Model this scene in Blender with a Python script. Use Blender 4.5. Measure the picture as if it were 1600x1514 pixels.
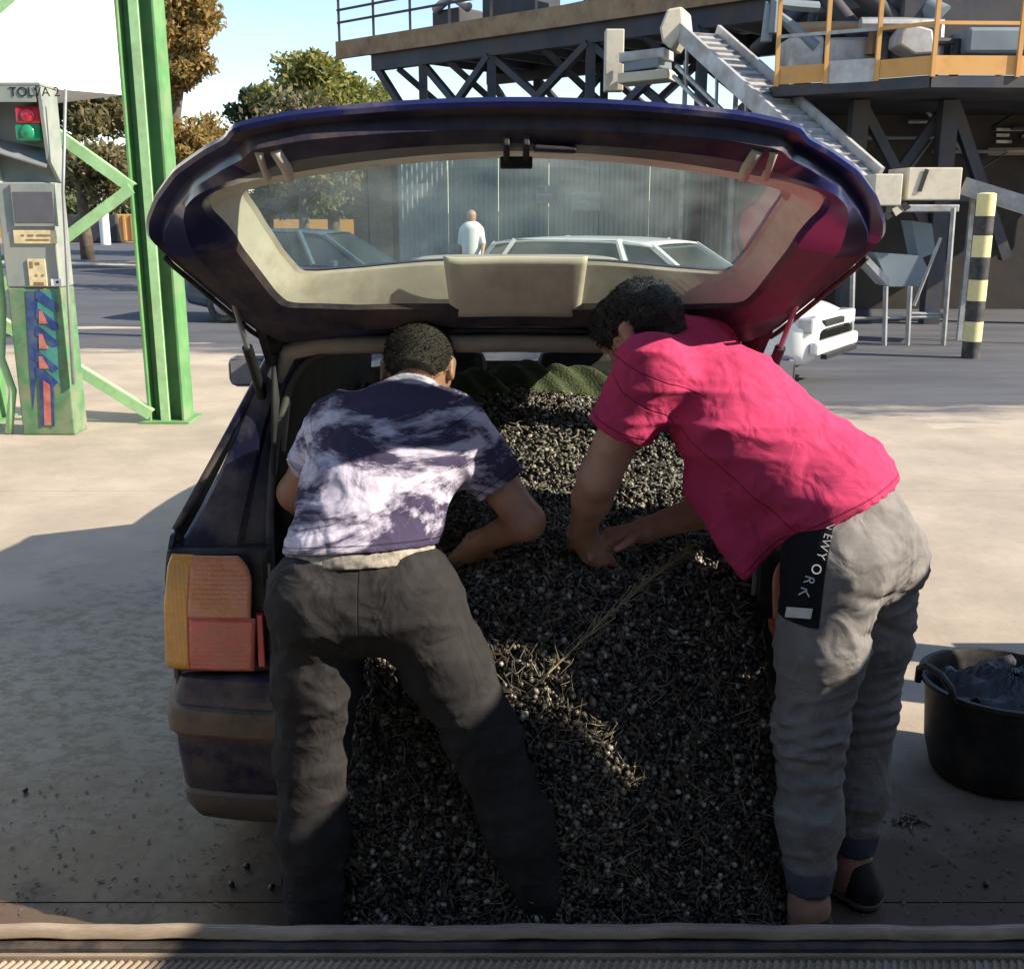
import bpy, bmesh, math, random
import numpy as np
from mathutils import Vector, Matrix

# ------------------------------------------------------------------ camera, sky, sun, exposure
for o in list(bpy.data.objects):
    bpy.data.objects.remove(o)
scene = bpy.context.scene
COL = scene.collection
CAM_H, FPX, PITCH, CX, CY = 1.70, 1700.0, math.radians(14.1), 800.0, 757.0
cam_data = bpy.data.cameras.new('camera')
cam_data.sensor_width = 36.0
cam_data.sensor_fit = 'HORIZONTAL'
cam_data.lens = 36.0 * FPX / 1600.0
cam_data.clip_start = 0.05
cam_data.clip_end = 2000.0
cam = bpy.data.objects.new('camera', cam_data)
COL.objects.link(cam)
cam.location = (0, 0, CAM_H)
cam.rotation_euler = (math.radians(90) - PITCH, 0, 0)
scene.camera = cam

SUN_EL = math.radians(34)
SUN_AZ = math.radians(16)          # measured from +X towards the viewer's side (-Y)
sun_vec = Vector((math.cos(SUN_AZ) * math.cos(SUN_EL), -math.sin(SUN_AZ) * math.cos(SUN_EL), math.sin(SUN_EL)))
world = bpy.data.worlds.new('World')
scene.world = world
world.use_nodes = True
wn, wl = world.node_tree.nodes, world.node_tree.links
wn.clear()
w_out = wn.new('ShaderNodeOutputWorld')
w_bg = wn.new('ShaderNodeBackground')
w_sky = wn.new('ShaderNodeTexSky')
w_sky.sky_type = 'NISHITA'
w_sky.sun_disc = False
w_sky.sun_elevation = SUN_EL
w_sky.sun_rotation = math.atan2(sun_vec.x, sun_vec.y)
w_sky.air_density = 1.0
w_sky.dust_density = 0.15
w_sky.ozone_density = 1.0
w_tc = wn.new('ShaderNodeTexCoord')
w_map = wn.new('ShaderNodeMapping')
w_map.inputs['Scale'].default_value = (1.6, 1.6, 7.0)
w_noise = wn.new('ShaderNodeTexNoise')
w_noise.inputs['Scale'].default_value = 2.2
w_noise.inputs['Detail'].default_value = 7.0
w_noise.inputs['Roughness'].default_value = 0.6
w_ramp = wn.new('ShaderNodeValToRGB')
w_ramp.color_ramp.elements[0].position = 0.52
w_ramp.color_ramp.elements[1].position = 0.78
w_ramp.color_ramp.elements[1].color = (0.30, 0.30, 0.30, 1)
w_mix = wn.new('ShaderNodeMixRGB')
w_mix.inputs[2].default_value = (4.4, 4.9, 5.8, 1)
wl.new(w_tc.outputs['Generated'], w_map.inputs['Vector'])
wl.new(w_map.outputs[0], w_noise.inputs['Vector'])
wl.new(w_noise.outputs['Fac'], w_ramp.inputs[0])
wl.new(w_ramp.outputs[0], w_mix.inputs[0])
wl.new(w_sky.outputs[0], w_mix.inputs[1])
wl.new(w_mix.outputs[0], w_bg.inputs['Color'])
w_bg.inputs['Strength'].default_value = 0.115
wl.new(w_bg.outputs[0], w_out.inputs['Surface'])
sun_data = bpy.data.lights.new('sun', 'SUN')
sun_data.energy = 4.6
sun_data.angle = math.radians(0.5)
sun_data.color = (1.0, 0.885, 0.73)
sun = bpy.data.objects.new('sun', sun_data)
COL.objects.link(sun)
sun.location = (6, -4, 9)
sun.rotation_euler = sun_vec.to_track_quat('Z', 'Y').to_euler()
scene.view_settings.view_transform = 'Standard'
scene.view_settings.look = 'None'
scene.view_settings.exposure = 0.98
scene.view_settings.gamma = 1.0
scene.view_settings.use_curve_mapping = False
scene.cycles.max_bounces = 8
scene.cycles.transparent_max_bounces = 12

# ------------------------------------------------------------------ helpers
rng = np.random.default_rng(7)
random.seed(7)
sP, cP = math.sin(PITCH), math.cos(PITCH)

def P(px, py, Y):
    """World point at world depth Y that sits at photo pixel (px, py)."""
    a, b = (px - CX) / FPX, (CY - py) / FPX
    d = Vector((a, cP + b * sP, -sP + b * cP))
    t = Y / d.y
    return Vector((d.x * t, Y, CAM_H + d.z * t))

def G(px, py, z=0.0):
    a, b = (px - CX) / FPX, (CY - py) / FPX
    d = Vector((a, cP + b * sP, -sP + b * cP))
    t = (z - CAM_H) / d.z
    return Vector((d.x * t, d.y * t, z))

def pix(p):
    r = Vector(p) - Vector((0, 0, CAM_H))
    zc = r.y * cP - r.z * sP
    return CX + FPX * r.x / zc, CY - FPX * (r.y * sP + r.z * cP) / zc

ORG = {}
def tag(o, label=None, cat=None, group=None, kind=None):
    if label: o['label'] = label
    if cat: o['category'] = cat
    if group: o['group'] = group
    if kind: o['kind'] = kind
    return o

def thing(name, label, cat, loc, group=None):
    o = bpy.data.objects.new(name, None)
    COL.objects.link(o)
    o.location = loc
    o.empty_display_size = 0.2
    ORG[o.name] = Vector(loc)
    return tag(o, label, cat, group)

def link_mesh(name, me, parent=None, mats=None):
    o = bpy.data.objects.new(name, me)
    COL.objects.link(o)
    if mats is not None:
        for m in (mats if isinstance(mats, (list, tuple)) else [mats]):
            me.materials.append(m)
    if parent is not None:
        o.parent = parent
        ORG[o.name] = ORG.get(parent.name, Vector((0, 0, 0)))
    else:
        ORG[o.name] = Vector((0, 0, 0))
    return o

class MB:
    def __init__(s):
        s.v, s.f, s.m = [], [], []
        s.mi = 0
    def _add(s, vs, fs):
        n = len(s.v)
        s.v.extend([tuple(p) for p in vs])
        s.f.extend([tuple(n + i for i in f) for f in fs])
        s.m.extend([s.mi] * len(fs))
        return s
    def box(s, c, d, R=None):
        c = Vector(c)
        vs = []
        for z in (-.5, .5):
            for (x, y) in ((-.5, -.5), (.5, -.5), (.5, .5), (-.5, .5)):
                p = Vector((x * d[0], y * d[1], z * d[2]))
                vs.append(c + (R @ p if R is not None else p))
        return s._add(vs, [(3, 2, 1, 0), (4, 5, 6, 7), (0, 1, 5, 4), (1, 2, 6, 5), (2, 3, 7, 6), (3, 0, 4, 7)])
    def box2(s, a, b):
        a, b = Vector(a), Vector(b)
        return s.box((a + b) / 2, [abs(b[i] - a[i]) for i in range(3)])
    def beam(s, a, b, w, h, up=(0, 0, 1)):
        a, b, up = Vector(a), Vector(b), Vector(up)
        y = (b - a).normalized()
        x = y.cross(up)
        if x.length < 1e-4: x = y.cross(Vector((0, 1, 0)))
        x.normalize()
        z = x.cross(y)
        R = Matrix((x, y, z)).transposed()
        return s.box((a + b) / 2, (w, (b - a).length, h), R)
    def tube(s, pts, r, n=8, cap=True):
        pts = [Vector(p) for p in pts]
        rs = r if isinstance(r, (list, tuple)) else [r] * len(pts)
        t = [(pts[min(i + 1, len(pts) - 1)] - pts[max(i - 1, 0)]).normalized() for i in range(len(pts))]
        ref = Vector((0, 0, 1)) if abs(t[0].z) < .9 else Vector((1, 0, 0))
        x = t[0].cross(ref).normalized()
        vs = []
        for i, p in enumerate(pts):
            x = (x - t[i] * x.dot(t[i])).normalized()
            y = t[i].cross(x)
            for k in range(n):
                a = 2 * math.pi * k / n
                vs.append(p + (x * math.cos(a) + y * math.sin(a)) * rs[i])
        fs = []
        for i in range(len(pts) - 1):
            for k in range(n):
                k2 = (k + 1) % n
                fs.append((i * n + k, i * n + k2, (i + 1) * n + k2, (i + 1) * n + k))
        if cap:
            fs.append(tuple(range(n - 1, -1, -1)))
            fs.append(tuple((len(pts) - 1) * n + k for k in range(n)))
        return s._add(vs, fs)
    def lathe(s, prof, c=(0, 0, 0), n=32, axis='z'):
        c = Vector(c)
        vs = []
        for (r, z) in prof:
            for k in range(n):
                a = 2 * math.pi * k / n
                q = (r * math.cos(a), r * math.sin(a), z)
                if axis == 'x': q = (z, q[0], q[1])
                elif axis == 'y': q = (q[0], z, q[1])
                vs.append(c + Vector(q))
        fs = []
        for i in range(len(prof) - 1):
            for k in range(n):
                k2 = (k + 1) % n
                fs.append((i * n + k, i * n + k2, (i + 1) * n + k2, (i + 1) * n + k))
        return s._add(vs, fs)
    def grid(s, fn, nu, nv, close_u=False):
        vs = [fn(i / (nu - 1 if not close_u else nu), j / (nv - 1)) for j in range(nv) for i in range(nu)]
        fs = []
        for j in range(nv - 1):
            for i in range(nu if close_u else nu - 1):
                i2 = (i + 1) % nu
                fs.append((j * nu + i, j * nu + i2, (j + 1) * nu + i2, (j + 1) * nu + i))
        return s._add(vs, fs)
    def prism(s, poly, a, b):
        """poly: list of 3D points on one plane, extruded by the vector from a to b."""
        d = Vector(b) - Vector(a)
        n = len(poly)
        vs = [Vector(p) for p in poly] + [Vector(p) + d for p in poly]
        fs = [tuple(range(n - 1, -1, -1)), tuple(range(n, 2 * n))]
        fs += [(i, (i + 1) % n, n + (i + 1) % n, n + i) for i in range(n)]
        return s._add(vs, fs)
    def build(s, name, mats, parent=None, smooth=False, bevel=0, fix=True, solid=0, subd=0):
        me = bpy.data.meshes.new(name)
        og = ORG.get(parent.name, Vector((0, 0, 0))) if parent is not None else Vector((0, 0, 0))
        me.from_pydata([(p[0] - og.x, p[1] - og.y, p[2] - og.z) for p in s.v], [], s.f)
        me.polygons.foreach_set('material_index', s.m)
        if fix:
            bm = bmesh.new()
            bm.from_mesh(me)
            bmesh.ops.recalc_face_normals(bm, faces=bm.faces)
            bm.to_mesh(me)
            bm.free()
        if smooth:
            me.polygons.foreach_set('use_smooth', [True] * len(me.polygons))
            if smooth == 'auto':
                me.set_sharp_from_angle(angle=math.radians(38))
        o = link_mesh(name, me, parent, mats)
        if solid:
            md = o.modifiers.new('solid', 'SOLIDIFY'); md.thickness = solid; md.offset = 0
        if bevel:
            md = o.modifiers.new('bevel', 'BEVEL'); md.width = bevel; md.segments = 2
            md.limit_method = 'ANGLE'; md.angle_limit = math.radians(40)
        if subd:
            md = o.modifiers.new('subd', 'SUBSURF'); md.levels = subd; md.render_levels = subd
        return o

def np_mesh(name, V, F, mats, parent=None, smooth=True):
    """V (n,3), F (m,k) arrays, all faces the same size."""
    me = bpy.data.meshes.new(name)
    og = ORG.get(parent.name, Vector((0, 0, 0))) if parent is not None else Vector((0, 0, 0))
    V = np.asarray(V, dtype=np.float32) - np.array(og, dtype=np.float32)
    F = np.asarray(F, dtype=np.int32)
    me.vertices.add(len(V)); me.vertices.foreach_set('co', V.ravel())
    k = F.shape[1]
    me.loops.add(F.size); me.loops.foreach_set('vertex_index', F.ravel())
    me.polygons.add(len(F))
    me.polygons.foreach_set('loop_start', np.arange(0, F.size, k, dtype=np.int32))
    me.polygons.foreach_set('loop_total', np.full(len(F), k, dtype=np.int32))
    me.update(calc_edges=True)
    me.validate()
    if smooth: me.polygons.foreach_set('use_smooth', [True] * len(me.polygons))
    return link_mesh(name, me, parent, mats)

def text_mesh(name, body, size, M4, mat, parent, extrude=0.001):
    cu = bpy.data.curves.new(name + '_curve', 'FONT')
    cu.body = body; cu.size = size; cu.extrude = extrude
    cu.align_x = 'CENTER'; cu.align_y = 'CENTER'
    t = bpy.data.objects.new(name + '_tmp', cu)
    COL.objects.link(t)
    dg = bpy.context.evaluated_depsgraph_get()
    me = bpy.data.meshes.new_from_object(t.evaluated_get(dg))
    bpy.data.objects.remove(t)
    me.name = name
    og = ORG.get(parent.name, Vector((0, 0, 0))) if parent is not None else Vector((0, 0, 0))
    me.transform(Matrix.Translation(-og) @ M4)
    me.materials.clear()
    return link_mesh(name, me, parent, mat)

# ------------------------------------------------------------------ materials
def srgb(r, g, b):
    f = lambda c: (c / 255 / 12.92) if c / 255 <= .04045 else ((c / 255 + .055) / 1.055) ** 2.4
    return (f(r), f(g), f(b))

def mat(name, col, rough=.6, metal=0., var=.18, scale=9., bump=0., bscale=120., dust=None, coat=0., spec=.5,
        stretch=(1, 1, 1), col2=None, sheen=0., detail=5.):
    m = bpy.data.materials.new(name)
    m.use_nodes = True
    nt = m.node_tree
    N, L = nt.nodes, nt.links
    b = N['Principled BSDF']
    b.inputs['Roughness'].default_value = rough
    b.inputs['Metallic'].default_value = metal
    b.inputs['Specular IOR Level'].default_value = spec
    b.inputs['Coat Weight'].default_value = coat
    b.inputs['Coat Roughness'].default_value = .15
    if sheen: b.inputs['Sheen Weight'].default_value = sheen
    tc = N.new('ShaderNodeTexCoord')
    mp = N.new('ShaderNodeMapping'); mp.inputs['Scale'].default_value = stretch
    L.new(tc.outputs['Object'], mp.inputs['Vector'])
    n1 = N.new('ShaderNodeTexNoise')
    n1.inputs['Scale'].default_value = scale
    n1.inputs['Detail'].default_value = detail
    n1.inputs['Roughness'].default_value = .62
    L.new(mp.outputs[0], n1.inputs['Vector'])
    mx = N.new('ShaderNodeMixRGB')
    c2 = col2 if col2 else tuple(min(1, c * (1 + var)) for c in col)
    c1 = tuple(c * (1 - var) for c in col) if not col2 else col
    rp = N.new('ShaderNodeValToRGB')
    rp.color_ramp.elements[0].position = .36; rp.color_ramp.elements[0].color = (*c1, 1)
    rp.color_ramp.elements[1].position = .64; rp.color_ramp.elements[1].color = (*c2, 1)
    L.new(n1.outputs['Fac'], rp.inputs[0])
    out = rp.outputs[0]
    if dust:
        dc, amt, ds = dust
        n2 = N.new('ShaderNodeTexNoise')
        n2.inputs['Scale'].default_value = ds
        n2.inputs['Detail'].default_value = 8
        n2.inputs['Roughness'].default_value = .7
        L.new(mp.outputs[0], n2.inputs['Vector'])
        r2 = N.new('ShaderNodeMapRange')
        r2.inputs['From Min'].default_value = .62 - amt * .5
        r2.inputs['From Max'].default_value = .85 - amt * .3
        L.new(n2.outputs['Fac'], r2.inputs['Value'])
        mx.inputs[2].default_value = (*dc, 1)
        L.new(out, mx.inputs[1]); L.new(r2.outputs[0], mx.inputs[0])
        out = mx.outputs[0]
        rr = N.new('ShaderNodeMapRange')
        rr.inputs['To Min'].default_value = rough; rr.inputs['To Max'].default_value = .9
        L.new(r2.outputs[0], rr.inputs['Value'])
        L.new(rr.outputs[0], b.inputs['Roughness'])
    L.new(out, b.inputs['Base Color'])
    if bump:
        n3 = N.new('ShaderNodeTexNoise')
        n3.inputs['Scale'].default_value = bscale
        n3.inputs['Detail'].default_value = 4
        L.new(mp.outputs[0], n3.inputs['Vector'])
        bp = N.new('ShaderNodeBump')
        bp.inputs['Strength'].default_value = bump
        bp.inputs['Distance'].default_value = .01
        L.new(n3.outputs['Fac'], bp.inputs['Height'])
        L.new(bp.outputs[0], b.inputs['Normal'])
    m['nodes_out'] = 0
    return m

def glass_mat(name, tint=(.75, .85, .8), gloss=.12, dust=(.35, .33, .28), dust_amt=.12):
    m = bpy.data.materials.new(name)
    m.use_nodes = True
    N, L = m.node_tree.nodes, m.node_tree.links
    N.clear()
    o = N.new('ShaderNodeOutputMaterial')
    tr = N.new('ShaderNodeBsdfTransparent'); tr.inputs[0].default_value = (*tint, 1)
    gl = N.new('ShaderNodeBsdfGlossy'); gl.inputs['Roughness'].default_value = .03
    df = N.new('ShaderNodeBsdfTranslucent'); df.inputs[0].default_value = (*dust, 1)
    lw = N.new('ShaderNodeFresnel'); lw.inputs[0].default_value = 1.45
    nz = N.new('ShaderNodeTexNoise'); nz.inputs['Scale'].default_value = 6; nz.inputs['Detail'].default_value = 8
    tc = N.new('ShaderNodeTexCoord'); L.new(tc.outputs['Object'], nz.inputs['Vector'])
    mr = N.new('ShaderNodeMapRange'); mr.inputs['From Min'].default_value = .35; mr.inputs['From Max'].default_value = .75
    mr.inputs['To Min'].default_value = dust_amt * .4; mr.inputs['To Max'].default_value = dust_amt * 2
    L.new(nz.outputs['Fac'], mr.inputs['Value'])
    m1 = N.new('ShaderNodeMixShader'); m2 = N.new('ShaderNodeMixShader')
    fk = N.new('ShaderNodeMath'); fk.operation = 'MULTIPLY'; fk.inputs[1].default_value = gloss; L.new(lw.outputs[0], fk.inputs[0]); L.new(fk.outputs[0], m1.inputs[0]); L.new(tr.outputs[0], m1.inputs[1]); L.new(gl.outputs[0], m1.inputs[2])
    L.new(mr.outputs[0], m2.inputs[0]); L.new(m1.outputs[0], m2.inputs[1]); L.new(df.outputs[0], m2.inputs[2])
    L.new(m2.outputs[0], o.inputs[0])
    return m

M = {}
DUST = (.30, .24, .17)
M['paint'] = mat('dark_blue_paint', (.012, .013, .048), .34, .0, .25, 5, coat=.35, dust=((.21, .165, .12), .33, 5))
M['paint_in'] = mat('dirty_inner_paint', (.026, .022, .046), .45, .0, .35, 7, coat=.15, dust=((.16, .115, .095), .42, 6), bump=.15, bscale=30)
M['paint_gate'] = mat('deep_blue_gate_paint', (.014, .017, .090), .28, .0, .25, 5, coat=.5, dust=((.20, .16, .125), .20, 5))
M['trim'] = mat('black_plastic', (.022, .021, .023), .55, 0, .3, 14, dust=((.14, .11, .085), .36, 9))
M['tan_bevel'] = mat('dusty_tan_surround', (.72, .66, .53), .7, 0, .08, 9, dust=((.50, .40, .28), .30, 7))
M['roof_dust'] = mat('dust_covered_roof', (.40, .355, .275), .75, 0, .1, 6, dust=((.32, .27, .20), .5, 4))
M['rubber'] = mat('rubber', (.018, .018, .019), .6, 0, .3, 20, dust=((.10, .085, .07), .35, 12))
M['seal'] = mat('grey_seal', (.10, .095, .09), .55, 0, .25, 18)
M['valance'] = mat('dusty_grey_valance', (.12, .10, .085), .7, 0, .25, 10, dust=((.27, .20, .14), .55, 7))
M['strip'] = mat('brown_rub_strip', (.16, .115, .07), .6, 0, .25, 10, dust=((.28, .21, .14), .5, 8))
M['headliner'] = mat('beige_headliner', (.40, .36, .30), .85, 0, .1, 20, bump=.1, bscale=300)
M['dark_in'] = mat('dark_interior_trim', (.028, .027, .028), .75, 0, .3, 10, bump=.1, bscale=200)
M['steel'] = mat('galvanised_steel', (.36, .37, .38), .45, .55, .15, 6, dust=((.25, .22, .18), .35, 4))
M['dk_steel'] = mat('dark_blue_steel', (.030, .036, .055), .6, .2, .3, 1.5, dust=((.10, .08, .06), .35, 1.2))
M['rust'] = mat('rusty_brown_steel', (.22, .135, .075), .8, 0, .3, 2.5, dust=((.33, .24, .15), .45, 2))
M['orange'] = mat('orange_painted_steel', (.58, .30, .085), .6, 0, .15, 3, dust=((.4, .25, .12), .3, 3))
M['silver'] = mat('conveyor_sheet_metal', (.47, .48, .49), .5, .3, .12, 3, dust=((.30, .27, .23), .4, 2))
M['cream'] = mat('cream_sheet', (.58, .53, .42), .6, 0, .12, 3, dust=((.3, .25, .18), .3, 3))
M['green'] = mat('green_painted_steel', (.115, .30, .105), .55, 0, .18, 4, dust=((.25, .27, .16), .3, 5))
M['lightgreen'] = mat('pale_green_painted_steel', (.36, .62, .30), .55, 0, .12, 4, dust=((.3, .33, .2), .25, 6))
M['white'] = mat('white_sheet', (.82, .82, .80), .6, 0, .04, 2)
M['greyblue'] = mat('grey_blue_sheet', (.16, .20, .23), .6, 0, .1, 2)
M['cab_grey'] = mat('cabinet_grey_paint', (.29, .33, .30), .5, 0, .12, 7, dust=((.32, .29, .22), .3, 7))
M['cab_green'] = mat('cabinet_green_paint', (.10, .24, .115), .55, 0, .2, 7, dust=((.30, .25, .17), .36, 6))
M['black'] = mat('flat_black', (.012, .012, .013), .6, 0, .3, 20)
M['concrete'] = mat('concrete', (.45, .38, .30), .82, 0, .13, .9, bump=.25, bscale=14, dust=((.30, .255, .195), .42, .7))
M['yard_shade_tone'] = mat('yard_shade_tone', (.075, .079, .092), .85, 0, .22, .5, bump=.3, bscale=40, dust=((.115, .11, .11), .35, .6), stretch=(.6, 2.2, 1))  # yard tone with the plant's shade put into the colour
M['skin'] = mat('skin', (.46, .25, .17), .5, 0, .14, 14, bump=.06, bscale=240)
M['skin_tan'] = mat('tanned_skin', (.40, .205, .125), .5, 0, .14, 14, bump=.06, bscale=240)
# ------------------------------------------------------------------ implicit modelling of bodies and clothes
def A3(v): return np.array([v[0], v[1], v[2]], dtype=np.float64)
def smin(a, b, k):
    h = np.clip(.5 + .5 * (b - a) / k, 0, 1)
    return b * (1 - h) + a * h - k * h * (1 - h)

class Blob:
    """A union of tapered limbs, blended smoothly."""
    def __init__(s, k=.03):
        s.p, s.k = [], k
        s.cuts, s.wr = [], None
    def limb(s, a, b, ra, rb, W=None, w=1., k=None):
        if W is not None:
            W = A3(W); W = W / np.linalg.norm(W)
        s.p.append((A3(a), A3(b), ra, rb, W, w, k if k is not None else s.k))
        return s
    def chain(s, pts, rs, W=None, ws=None, k=None):
        for i in range(len(pts) - 1):
            s.limb(pts[i], pts[i + 1], rs[i], rs[i + 1], W, 1. if ws is None else ws, k)
        return s
    def cut(s, point, normal):
        """keep the side the normal points away from"""
        n = A3(normal); n = n / np.linalg.norm(n)
        s.cuts.append((A3(point), n))
        return s
    def raw(s, p):
        acc = None
        for (a, b, ra, rb, W, w, k) in s.p:
            ab = b - a
            t = np.clip(((p - a) @ ab) / max(ab @ ab, 1e-9), 0, 1)
            d = p - (a + t[:, None] * ab)
            if W is not None:
                dw = d @ W
                d = d - np.outer(dw * (1 - 1 / w), W)
            v = np.sqrt((d * d).sum(1)) - (ra + (rb - ra) * t)
            acc = v if acc is None else smin(acc, v, k)
        return acc
    def __call__(s, p):
        d = s.raw(p)
        if s.wr is not None: d = d + s.wr(p)
        for (q, n) in s.cuts:
            d = np.maximum(d, (p - q) @ n)
        return d
    def bounds(s, pad=.05):
        lo = np.min([np.minimum(q[0], q[1]) - max(q[2], q[3]) * max(q[5], 1) for q in s.p], axis=0) - pad
        hi = np.max([np.maximum(q[0], q[1]) + max(q[2], q[3]) * max(q[5], 1) for q in s.p], axis=0) + pad
        return lo, hi

def polygonise(f, h):
    """Surface nets on a sparse set of blocks."""
    lo, hi = f.bounds()
    B = 8
    nb = np.ceil((hi - lo) / (h * B)).astype(int) + 1
    bi = np.stack(np.meshgrid(*[np.arange(n) for n in nb], indexing='ij'), -1).reshape(-1, 3)
    cen = lo + (bi + .5) * h * B
    d = f(cen)
    bi = bi[np.abs(d) < h * B * 1.15 + .03]
    loc = np.stack(np.meshgrid(*[np.arange(B + 1)] * 3, indexing='ij'), -1).reshape(-1, 3)
    vals = np.empty((len(bi), (B + 1) ** 3))
    step = 600
    for i in range(0, len(bi), step):
        g = bi[i:i + step, None, :] * B + loc[None]
        vals[i:i + step] = f((lo + g.reshape(-1, 3) * h)).reshape(-1, (B + 1) ** 3)
    vals = vals.reshape(-1, B + 1, B + 1, B + 1)
    tot = (nb * B + 2).astype(np.int64)
    key = lambda c: (c[..., 0] * tot[1] + c[..., 1]) * tot[2] + c[..., 2]
    inside = vals < 0
    cs = [(i, j, k) for i in (0, 1) for j in (0, 1) for k in (0, 1)]
    cnt = sum(inside[:, i:i + B, j:j + B, k:k + B].astype(np.int8) for (i, j, k) in cs)
    act = (cnt > 0) & (cnt < 8)
    b_, i_, j_, k_ = np.nonzero(act)
    base = np.stack([i_, j_, k_], -1)
    V = np.zeros((len(b_), 3)); C = np.zeros(len(b_))
    for (c0, c1) in [(a, b) for a in cs for b in cs if sum(b) - sum(a) == 1 and all(b[q] >= a[q] for q in range(3))]:
        v0 = vals[b_, i_ + c0[0], j_ + c0[1], k_ + c0[2]]
        v1 = vals[b_, i_ + c1[0], j_ + c1[1], k_ + c1[2]]
        x = (v0 < 0) != (v1 < 0)
        t = np.where(x, v0 / np.where(np.abs(v0 - v1) < 1e-12, 1e-12, v0 - v1), 0)
        p = np.array(c0) + t[:, None] * (np.array(c1) - np.array(c0))
        V += np.where(x[:, None], p, 0); C += x
    V = base + V / C[:, None]
    cellg = bi[b_] * B + base
    pos = lo + (bi[b_] * B + V) * h
    kk = key(cellg.astype(np.int64))
    order = np.argsort(kk); kk = kk[order]; pos = pos[order]
    def find(c):
        q = key(c.astype(np.int64))
        ix = np.clip(np.searchsorted(kk, q), 0, len(kk) - 1)
        return np.where(kk[ix] == q, ix, -1)
    F = []
    for ax in range(3):
        e = np.eye(3, dtype=int)[ax]
        s0 = inside[:, :B, :B, :B]
        s1 = inside[:, e[0]:B + e[0], e[1]:B + e[1], e[2]:B + e[2]]
        bb, ii, jj, ll = np.nonzero(s0 != s1)
        g = bi[bb] * B + np.stack([ii, jj, ll], -1)
        u, v = np.eye(3, dtype=int)[(ax + 1) % 3], np.eye(3, dtype=int)[(ax + 2) % 3]
        q = np.stack([find(g), find(g - u), find(g - u - v), find(g - v)], -1)
        flip = s0[bb, ii, jj, ll]
        q = np.where(flip[:, None], q, q[:, ::-1])
        F.append(q[(q >= 0).all(1)])
    return pos, np.concatenate(F)

def wrinkles(amp, freq, seed, dirs=None, power=1.0):
    r = np.random.default_rng(seed)
    K = []
    for i in range(6):
        d = r.normal(size=3)
        if dirs is not None:
            d = A3(dirs[i % len(dirs)]) + .35 * r.normal(size=3)
        d = d / np.linalg.norm(d)
        d2 = r.normal(size=3); d2 = d2 / np.linalg.norm(d2)
        K.append((d * freq * r.uniform(.7, 1.5), d2 * freq * r.uniform(.25, .5), r.uniform(0, 6.28), r.uniform(0, 6.28), r.uniform(.5, 1)))
    def f(p):
        acc = 0
        for (k, k2, a, b, w) in K:
            m = np.clip(.5 + .8 * np.sin(p @ k2 * .8 + b + 1), 0, 1)
            acc = acc + w * m * (1 - np.abs(np.sin(p @ k + a + 1.6 * np.sin(p @ k2 + b)))) ** power
        return -amp * (acc / 2.2 - .4)
    return f
# ------------------------------------------------------------------ ground
b = MB(); b._add([(-400, -60, -.02), (400, -60, -.02), (400, 900, -.02), (-400, 900, -.02)], [(0, 1, 2, 3)])
M['field'] = mat('dry_earth', (.36, .28, .18), .9, 0, .2, .2, bump=.2, bscale=5, dust=((.20, .20, .10), .4, .1))
tag(b.build('ground', M['field']), kind='structure')
apron = tag(MB()._add([(-30, -3, -.008), (30, -3, -.008), (30, 60, -.008), (-30, 60, -.008)], [(0, 1, 2, 3)]).build('pavement', M['concrete']), kind='structure')
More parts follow.
